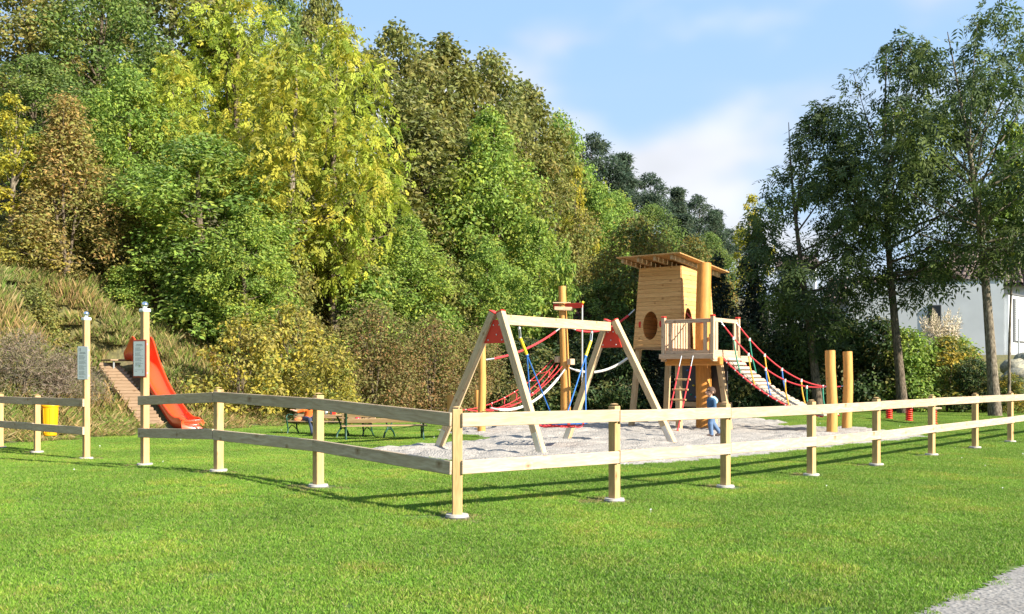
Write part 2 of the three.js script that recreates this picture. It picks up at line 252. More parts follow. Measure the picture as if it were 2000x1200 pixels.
{
  const pal = [[0.145, 0.275, 0.026], [0.185, 0.33, 0.032], [0.215, 0.34, 0.045], [0.12, 0.25, 0.026], [0.165, 0.305, 0.032], [0.28, 0.32, 0.1]];
  const tiles = [1, 2, 3, 4].map(s => bladeTile(s * 91, 760, 0.3, 0.014, 0.043, 0.0062, pal, 0.7)); const r = rng(5), spots = [];
  for (let Z = 5.2; Z < 54; Z += 0.22) { const hw = Z * 0.53 + 0.8; for (let X = -hw; X < hw; X += 0.22) {
    const x = X + (r() - 0.5) * 0.14, z = Z + (r() - 0.5) * 0.14; if (!offHard(x, z) || hillS(x, z) > 0.6 + 0.8 * fbm(x, z, 2, 2) || (Z > 47 && X > 6)) continue;
    const n = fbm(x * 0.55, z * 0.55, 3, 4), n2 = fbm(x * 2.3, z * 2.3, 8, 3); const nearPost = footings.some(([a, b]) => Math.hypot(a - x - 0.08, b - z + 0.05) < 0.3 + 0.35 * Math.abs(n2)); if (nearPost && r() < 0.45) continue; const k = (1 + 0.5 * n) * 1.14; spots.push({ p: onGround(x, z), r: Math.floor(r() * 4) * Math.PI / 2 + r() * 0.4, s: 0.95 + 0.2 * r(), sy: (0.8 + 0.35 * r() + n2 * 0.6) * (nearPost ? 0.5 : 1), c: nearPost ? [1.6, 0.95, 2.2] : [k * (1 + 0.85 * Math.max(0, n2 + n * 0.6)), k, k * (1 + 0.3 * n2)] });
  } }
  scatter('lawn_grass', tiles, leafMat({ roughness: 0.75 }), spots, 'short mown green lawn grass around the playground');
  // dry meadow grass on the slope
  const dpal = [[0.32, 0.25, 0.11], [0.26, 0.21, 0.075], [0.17, 0.2, 0.04], [0.36, 0.3, 0.15], [0.12, 0.18, 0.03], [0.15, 0.2, 0.035], [0.24, 0.18, 0.08]];
  const dt = [1, 2, 3].map(s => bladeTile(s * 17 + 3, 620, 0.8, 0.08, 0.5, 0.009, dpal, 0.55)); const ds = [];
  for (let Z = 20; Z < 48; Z += 0.36) for (let X = -26; X < 8; X += 0.36) {
    const x = X + (r() - 0.5) * 0.3, z = Z + (r() - 0.5) * 0.3, s = hillS(x, z); if (s < 0.3 + 0.7 * r() || s > 15 || Math.abs(x / z) > 0.56 || trail(x, z) > 0.75) continue;
    if (onSlide(x, z)) continue;
    const n = fbm(x * 0.4, z * 0.4, 1, 3); ds.push({ p: onGround(x, z), r: r() * 6.28, s: 0.8 + 0.3 * r(), sy: (0.3 + 0.7 * sst(0.5, 4, s)) * (0.6 + 0.6 * r() + 0.6 * n), c: [1.2 + n * 0.5, 1.15 - n * 0.1, 1.05] });
  }
  scatter('meadow_grass', dt, leafMat(), ds, 'long dry straw coloured grass on the hillside');
  // daisies
  const dz = [], pg = mergeGeometries([new THREE.CircleGeometry(0.011, 7).rotateX(-1.2).translate(0, 0.045, 0), new THREE.CylinderGeometry(0.0015, 0.0015, 0.05, 3).translate(0, 0.025, 0)]);
  for (let i = 0; i < 120; i++) { const Z = 9 + 24 * Math.pow(r(), 0.6), X = (r() - 0.5) * Z; if (fbm(X * 0.5, Z * 0.5, 12, 2) < 0.05 || !offHard(X, Z) || hillS(X, Z) > 0) continue; dz.push({ p: onGround(X, Z), r: (r() - 0.5) * 2, s: 0.7 + 0.6 * r(), c: [1, 1, 1] }); }
  scatter('daisies', [pg], M({ color: C(0.75, 0.75, 0.7), roughness: 0.8, side: THREE.DoubleSide }), dz, 'tiny white daisies dotted in the lawn');
}
function onSlide(X, Z) { const t = clamp((31.2 - Z) / 3.4), c = lerp(-11.7, -8.9, t); return Z > 26.4 && Z < 32.4 && X > c - 1.45 && X < c + 0.95; }

// ---------------------------------------------------------------- trees and shrubs
const PAL = {
  yg: [[0.27, 0.27, 0.015], [0.21, 0.25, 0.015], [0.33, 0.28, 0.02], [0.15, 0.22, 0.016], [0.24, 0.27, 0.02]],
  ygold: [[0.3, 0.265, 0.015], [0.26, 0.245, 0.016], [0.18, 0.21, 0.016], [0.36, 0.29, 0.018], [0.15, 0.19, 0.018]],
  green: [[0.085, 0.15, 0.018], [0.11, 0.18, 0.022], [0.065, 0.125, 0.018], [0.15, 0.2, 0.025], [0.18, 0.19, 0.02]],
  deep: [[0.05, 0.095, 0.016], [0.07, 0.12, 0.018], [0.04, 0.075, 0.014], [0.11, 0.13, 0.02]],
  olive: [[0.12, 0.12, 0.022], [0.15, 0.13, 0.025], [0.085, 0.1, 0.02], [0.18, 0.13, 0.03], [0.1, 0.125, 0.022]],
  oak: [[0.115, 0.115, 0.024], [0.085, 0.1, 0.024], [0.15, 0.12, 0.03], [0.07, 0.085, 0.02], [0.13, 0.125, 0.022]],
  brown: [[0.2, 0.13, 0.035], [0.15, 0.12, 0.028], [0.24, 0.13, 0.04], [0.13, 0.13, 0.025], [0.18, 0.15, 0.03]],
  rust: [[0.16, 0.09, 0.035], [0.12, 0.095, 0.028], [0.18, 0.075, 0.03], [0.1, 0.1, 0.025], [0.14, 0.12, 0.03]],
  yellow: [[0.48, 0.38, 0.02], [0.4, 0.35, 0.02], [0.52, 0.4, 0.03], [0.3, 0.3, 0.02], [0.2, 0.22, 0.02]],
  yshrub: [[0.34, 0.27, 0.025], [0.22, 0.21, 0.03], [0.26, 0.2, 0.04], [0.13, 0.16, 0.025], [0.4, 0.3, 0.03]],
  maple: [[0.05, 0.08, 0.014], [0.09, 0.095, 0.018], [0.2, 0.11, 0.02], [0.06, 0.085, 0.016], [0.25, 0.15, 0.02]],
  pine: [[0.028, 0.05, 0.022], [0.038, 0.062, 0.026], [0.05, 0.075, 0.03], [0.06, 0.075, 0.03]],
  yew: [[0.018, 0.03, 0.012], [0.025, 0.04, 0.014], [0.032, 0.048, 0.015]],
  ash: [[0.045, 0.07, 0.014], [0.065, 0.092, 0.016], [0.035, 0.055, 0.013], [0.095, 0.12, 0.02]],
  hedge: [[0.04, 0.075, 0.016], [0.06, 0.1, 0.02], [0.09, 0.12, 0.02], [0.03, 0.055, 0.014], [0.16, 0.14, 0.025]],
  hedgeY: [[0.13, 0.14, 0.02], [0.24, 0.19, 0.02], [0.08, 0.11, 0.02], [0.3, 0.21, 0.02], [0.1, 0.13, 0.02]],
  plum: [[0.1, 0.035, 0.03], [0.07, 0.03, 0.026], [0.12, 0.06, 0.035], [0.06, 0.06, 0.02]],
  twig: [[0.2, 0.14, 0.085], [0.17, 0.13, 0.07], [0.14, 0.13, 0.045], [0.23, 0.165, 0.1]],
};
for (const [k, q] of Object.entries({yg: 1.7, ygold: 1.5, green: 2.15, deep: 2.15, olive: 1.95, oak: 2.1, brown: 2.15, rust: 1.75, yellow: 1.15, yshrub: 1.5, maple: 1.6, pine: 1.55, yew: 1.1, ash: 1.5, hedge: 1.25, hedgeY: 1.5, plum: 1.2, twig: 1.5})) { const w = /yew|ash|hedge|pine|twig|plum/.test(k) ? 0 : 0.24; PAL[k] = PAL[k].map(c => [lerp(c[0] * q, 0.27, w), lerp(c[1] * q * 1.05, 0.27, w), lerp(c[2] * q * 1.25 + 0.006, 0.045, w)]); };
const SHAPE = {
  round: t => Math.pow(Math.sin(Math.PI * Math.pow(clamp(t, 0.02, 0.985), 0.85)), 0.6),
  oval: t => Math.pow(Math.sin(Math.PI * Math.pow(clamp(t, 0.03, 0.98), 0.72)), 0.75),
  spire: t => Math.pow(1 - t, 0.75) * Math.min(1, 0.55 + t * 3),
  shrub: t => Math.sqrt(Math.max(0.02, 1 - t * t)) * (0.85 + 0.15 * Math.sin(t * 9)),
  pine: t => (1 - 0.82 * t) * (0.72 + 0.28 * Math.sin(t * 34)),
};
function foliage({ seed, R, H, y0, n, L, Wd, clumps, cr, pal, shape = 'round', spray = 0, flat = 0.75, droop = 0.3, up = 0.5, inner = 0.3 }) {
  const r = rng(seed), pos = [], col = [], idx = [], nor = [], cl = [], sh = SHAPE[shape], v = new THREE.Vector3(), ax = new THREE.Vector3(), nn = new THREE.Vector3(), sd = new THREE.Vector3(); let sum = 0;
  const unit = o => { const z = r() * 2 - 1, a = r() * 6.283, q = Math.sqrt(1 - z * z); return o.set(q * Math.cos(a), z, q * Math.sin(a)); };
  const lob = Array.from({ length: 5 }, () => [r() * 6.283, r(), 0.6 + 0.65 * r()]);
  for (let i = 0; i < clumps; i++) {
    const t = (i + r()) / clumps, a = i * 2.399 + r() * 1.2; let k = sh(t); for (const [la, lt, lk] of lob) { const d = Math.cos(a - la) - 0.55 - 2 * Math.abs(t - lt); if (d > 0) k *= lerp(1, lk, Math.min(1, d * 3)); }
    const q = R * k * Math.sqrt(lerp(inner, 1, r())), s = cr * R * (0.4 + 1.15 * r() * r() + 0.15) * (0.6 + 0.4 * sh(t)); const rc = Math.max(0, q - s * 0.55);
    const ci = pal[Math.floor(r() * pal.length)], cj = pal[Math.floor(r() * pal.length)];
    cl.push({ c: new THREE.Vector3(Math.cos(a) * rc, y0 + s * 0.6 + t * (H - s * 1.3), Math.sin(a) * rc), s, ci, cj, w: s * s }); sum += s * s;
  }
  const leaf = (c, axis, normal, l, w, rgb) => {
    sd.copy(normal).cross(axis).normalize().multiplyScalar(w / 2); const o = pos.length / 3;
    const mx = c.x + axis.x * l * 0.45, my = c.y + axis.y * l * 0.45, mz = c.z + axis.z * l * 0.45;
    pos.push(c.x, c.y, c.z, mx + sd.x, my + sd.y, mz + sd.z, c.x + axis.x * l, c.y + axis.y * l - l * 0.12, c.z + axis.z * l, mx - sd.x, my - sd.y, mz - sd.z);
    for (let k = 0; k < 4; k++) { col.push(rgb[0], rgb[1], rgb[2]); nor.push(normal.x, normal.y, normal.z); } idx.push(o, o + 2, o + 1, o, o + 3, o + 2);
  };
  for (const c of cl) {
    const m = Math.round(n * c.w / sum / (spray || 1));
    for (let i = 0; i < m; i++) {
      unit(v); let d = c.s * (0.35 + 0.65 * Math.pow(r(), 0.55)); if (r() < 0.2) d *= 1.15 + 0.5 * r();
      const p = new THREE.Vector3(c.c.x + v.x * d, c.c.y + v.y * d * flat, c.c.z + v.z * d), mix = r(), k = 0.72 + 0.56 * r(); const cx = r() < 0.28 ? pal[Math.floor(r() * pal.length)] : null, rgb = [0, 1, 2].map(q => (cx ? cx[q] : lerp(c.ci[q], c.cj[q], mix * mix)) * k);
      unit(nn).multiplyScalar(0.75).addScaledVector(v, 0.5); nn.y += up; nn.normalize(); unit(ax).addScaledVector(v, 0.7); ax.y -= droop; ax.addScaledVector(nn, -ax.dot(nn)).normalize();
      if (!spray) leaf(p, ax, nn, L * (0.7 + 0.6 * r()), Wd * (0.7 + 0.6 * r()), rgb);
      else { // pinnate spray: leaflets along a drooping stalk
        const A = ax.clone(), N = nn.clone(), S = N.clone().cross(A).normalize(), l = L * (0.8 + 0.5 * r());
        for (let q = 0; q < spray; q++) { const f = (Math.floor(q / 2) + 0.6) / (spray / 2), side = q === spray - 1 ? 0 : q % 2 ? 1 : -1; const b = p.clone().addScaledVector(A, l * 1.5 * f); b.y -= droop * l * f * f; const la = A.clone().multiplyScalar(side ? 0.55 : 1).addScaledVector(S, side * 0.85); la.y -= 0.25; la.normalize(); const ln = N.clone().addScaledVector(la, -N.dot(la)).normalize(); leaf(b, la, ln, l * (0.75 + 0.3 * r()), Wd * (0.8 + 0.4 * r()), rgb); }
      }
    }
  }
  const g = new THREE.BufferGeometry(); g.setAttribute('position', new THREE.Float32BufferAttribute(pos, 3)); g.setAttribute('normal', new THREE.Float32BufferAttribute(nor, 3)); g.setAttribute('color', new THREE.Float32BufferAttribute(col, 3)); g.setIndex(idx); g.userData = { clumps: cl }; return g;
}
function trunkGeo(seed, H, r0, clumps, { stems = 1, limbs = 18, lean = [0, 0], from = 0.35, straight = 0.35 } = {}) {
  const r = rng(seed), out = [];
  for (let s = 0; s < stems; s++) {
    const a = s / stems * 6.28 + r(), sp = stems > 1 ? 0.1 * H : 0, pts = []; const kx = r() * 6, kz = r() * 6;
    for (let i = 0; i <= 10; i++) { const t = i / 10; pts.push(new THREE.Vector3(lean[0] * t + Math.cos(a) * sp * t + straight * 0.06 * H * Math.sin(t * 3 + kx) * t, t * H * 0.93 - 0.25 * (i === 0), lean[1] * t + Math.sin(a) * sp * t + straight * 0.06 * H * Math.sin(t * 2.6 + kz) * t)); }
    const rad = t => r0 / Math.sqrt(stems) * (1 - 0.93 * t) * (t < 0.05 ? 1.25 : 1); out.push(tube(pts, rad, 8, false));
    const pick = clumps.slice().sort(() => r() - 0.5).slice(0, Math.ceil(limbs / stems));
    for (const c of pick) {
      const t = clamp((c.c.y / H) * 0.55 + from * 0.5, from * 0.8, 0.9), i = Math.floor(t * 10), b = pts[i].clone().lerp(pts[Math.min(10, i + 1)], t * 10 - i), m = b.clone().lerp(c.c, 0.5); m.y -= 0.06 * b.distanceTo(c.c); m.x += (r() - 0.5) * 0.3;
      out.push(tube(curve([b, m, c.c], 5), q => Math.max(0.012, rad(t) * 0.55 * (1 - 0.85 * q)), 5, false));
    }
  }
  return mergeGeometries(out);
}
const protos = {};
function proto(key, H, w, f, tr = {}, bark = mat.bark, leafM = leafMat()) {
  const R = w / 2, y0 = (f.base ?? 0.3) * H; const crown = foliage({ R, H: H - y0, y0, ...f }); const trunk = trunkGeo(f.seed + 7, H, tr.r ?? 0.022 * H, crown.userData.clumps, tr);
  protos[key] = { fat: f.fat, H, w, crown, trunk, bark, leafM };
}
const broad = { n: 23000, L: 0.17, Wd: 0.1, clumps: 84, cr: 0.28 };
proto('ashY', 12, 6.4, { seed: 11, ...broad, n: 23000, L: 0.165, Wd: 0.075, spray: 7, pal: PAL.yg, shape: 'round', base: 0.2, droop: 0.55 });
proto('ashGold', 12, 6.0, { seed: 12, ...broad, n: 16500, L: 0.165, Wd: 0.078, spray: 7, pal: PAL.ygold, shape: 'oval', base: 0.25, droop: 0.5, inner: 0.15 }, { limbs: 16 }, mat.barkPale);
proto('green', 11, 6, { seed: 13, ...broad, pal: PAL.green, shape: 'round', base: 0.18 });
proto('greenB', 11, 6, { seed: 23, ...broad, pal: [...PAL.green, ...PAL.yg.slice(3)], shape: 'oval', base: 0.2 });
proto('deep', 12, 6.5, { seed: 14, ...broad, pal: PAL.deep, shape: 'round', base: 0.2 });
proto('olive', 11, 6, { seed: 15, ...broad, pal: PAL.olive, shape: 'oval', base: 0.18 });
proto('oak', 13, 7, { seed: 16, ...broad, n: 15000, L: 0.25, Wd: 0.15, fat: 1.3, clumps: 90, cr: 0.26, pal: PAL.oak, shape: 'round', base: 0.22, inner: 0.4 }, { limbs: 16, straight: 0.7 });
proto('oakB', 13, 7, { seed: 26, ...broad, n: 15000, L: 0.25, Wd: 0.15, fat: 1.3, clumps: 90, cr: 0.25, pal: [...PAL.oak, [0.16, 0.15, 0.02]], shape: 'oval', base: 0.2, inner: 0.4 }, { limbs: 16, straight: 0.7 });
proto('brown', 7, 5, { seed: 17, ...broad, n: 14000, L: 0.15, Wd: 0.07, clumps: 80, cr: 0.24, pal: PAL.brown, shape: 'spire', base: 0.03, flat: 1.3, droop: -0.5 }, { stems: 4, r: 0.12, from: 0.1 });
proto('yellow', 9, 3.4, { seed: 18, ...broad, n: 4200, clumps: 30, pal: PAL.yellow, shape: 'oval', base: 0.3, inner: 0.1 }, { limbs: 12 }, mat.barkPale);
proto('pine', 13, 5.5, { seed: 19, n: 15000, fat: 1.5, L: 0.34, Wd: 0.085, clumps: 80, cr: 0.27, pal: PAL.pine, shape: 'pine', base: 0.2, flat: 0.5, droop: -0.1 }, { limbs: 20 });
proto('pineB', 13, 6.5, { seed: 29, n: 15000, fat: 1.5, L: 0.34, Wd: 0.085, clumps: 70, cr: 0.27, pal: PAL.pine, shape: 'round', base: 0.28, flat: 0.45, droop: -0.1, inner: 0.5 }, { limbs: 20 });
proto('yew', 8, 4, { seed: 20, n: 10000, L: 0.2, Wd: 0.07, clumps: 60, cr: 0.28, pal: PAL.yew, shape: 'spire', base: 0.01, flat: 1.2, droop: -0.3 }, { limbs: 6 });
proto('maple', 9, 7, { seed: 21, ...broad, pal: PAL.maple, shape: 'round', base: 0.12 });
proto('shrubG', 4, 4, { seed: 31, ...broad, n: 7000, L: 0.17, Wd: 0.1, clumps: 40, cr: 0.34, pal: PAL.green, shape: 'shrub', base: 0.0 }, { stems: 4, r: 0.07, from: 0.1 });
proto('shrubO', 4, 4, { seed: 32, ...broad, n: 7000, L: 0.16, Wd: 0.09, clumps: 44, cr: 0.32, pal: PAL.olive, shape: 'shrub', base: 0.0 }, { stems: 4, r: 0.07, from: 0.1 });
proto('shrubY', 4, 4, { seed: 33, ...broad, n: 5200, L: 0.15, Wd: 0.09, clumps: 50, cr: 0.25, pal: PAL.yshrub, shape: 'shrub', base: 0.0, inner: 0.1 }, { stems: 5, r: 0.07, from: 0.1 });
proto('shrubR', 4, 5, { seed: 34, ...broad, n: 11000, L: 0.11, Wd: 0.055, clumps: 70, cr: 0.24, pal: PAL.rust, shape: 'shrub', base: 0.0, flat: 1.0 }, { stems: 5, r: 0.08, from: 0.1 });
proto('hedge', 4, 4.4, { seed: 35, ...broad, n: 8500, L: 0.19, Wd: 0.1, clumps: 60, cr: 0.26, pal: PAL.hedge, shape: 'shrub', base: 0.0 }, { stems: 4, r: 0.07, from: 0.1 });
proto('hedgeY', 4, 4.4, { seed: 36, ...broad, n: 7000, L: 0.16, Wd: 0.09, clumps: 60, cr: 0.24, pal: PAL.hedgeY, shape: 'shrub', base: 0.0 }, { stems: 4, r: 0.07, from: 0.1 });
proto('plum', 4, 4, { seed: 37, ...broad, n: 5000, L: 0.15, Wd: 0.09, clumps: 40, cr: 0.28, pal: PAL.plum, shape: 'shrub', base: 0.0 }, { stems: 3, r: 0.06, from: 0.1 });
proto('twig', 2, 3, { seed: 38, n: 6500, L: 0.14, Wd: 0.018, clumps: 50, cr: 0.3, pal: PAL.twig, shape: 'shrub', base: 0.0, flat: 1.1, droop: -0.9, up: 0 }, { stems: 6, r: 0.05, from: 0.1 });
proto('sapling', 6, 2.2, { seed: 39, ...broad, n: 1500, L: 0.2, Wd: 0.1, clumps: 24, cr: 0.3, pal: PAL.green, shape: 'oval', base: 0.5, inner: 0 }, { r: 0.05, limbs: 12 }, mat.barkPale);
const ashOpt = { n: 17000, fat: 1.1, L: 0.21, Wd: 0.07, spray: 7, clumps: 90, cr: 0.22, pal: PAL.ash, droop: 0.7, inner: 0.25, flat: 0.7 };
proto('ashA', 13, 6, { seed: 41, ...ashOpt, n: 20000, shape: 'oval', base: 0.18 }, { r: 0.17, limbs: 26, lean: [-1.0, 0] });
proto('ashB', 15, 7.4, { seed: 42, ...ashOpt, n: 21000, shape: 'round', base: 0.27 }, { r: 0.19, limbs: 30, lean: [-0.8, 0] });
proto('ashC', 15, 8, { seed: 43, ...ashOpt, n: 23000, shape: 'round', base: 0.33, pal: [...PAL.ash, [0.09, 0.13, 0.025]] }, { r: 0.2, limbs: 30, lean: [-1.3, 0] }, mat.barkPale);

let treeNo = 0;
function tree(key, px, topPy, wPx, Z, name, label, cat = 'tree', group) {
  const p = protos[key], X = pxX(px, Z), base = onGround(X, Z), top = EYE + (HOR - topPy) / F * Z, sy = Math.max(0.4, (top - base.y) / p.H * 1.02), sx = wPx / F * Z / p.w * (p.fat ?? 1.16);
  const g = thing(name, label, cat, base, group); g.rotation.y = (treeNo++ * 2.39) % 6.283; g.scale.set(sx, sy, sx);
  if (key.startsWith('ash') && key.length === 4) g.rotation.y = 0;
  const t = shade(new THREE.Mesh(p.trunk, p.bark)); t.name = 'trunk'; const c = shade(new THREE.Mesh(p.crown, p.leafM)); c.name = cat === 'shrub' ? 'foliage' : 'crown'; if (cat === 'shrub') t.name = 'stem'; g.add(t, c); return g;
}
const T = 'broadleaf_tree', S = 'shrub', slopeT = 'trees on the wooded hillside', ridge = 'pines on the far ridge', slopeS = 'shrubs at the foot of the hill';
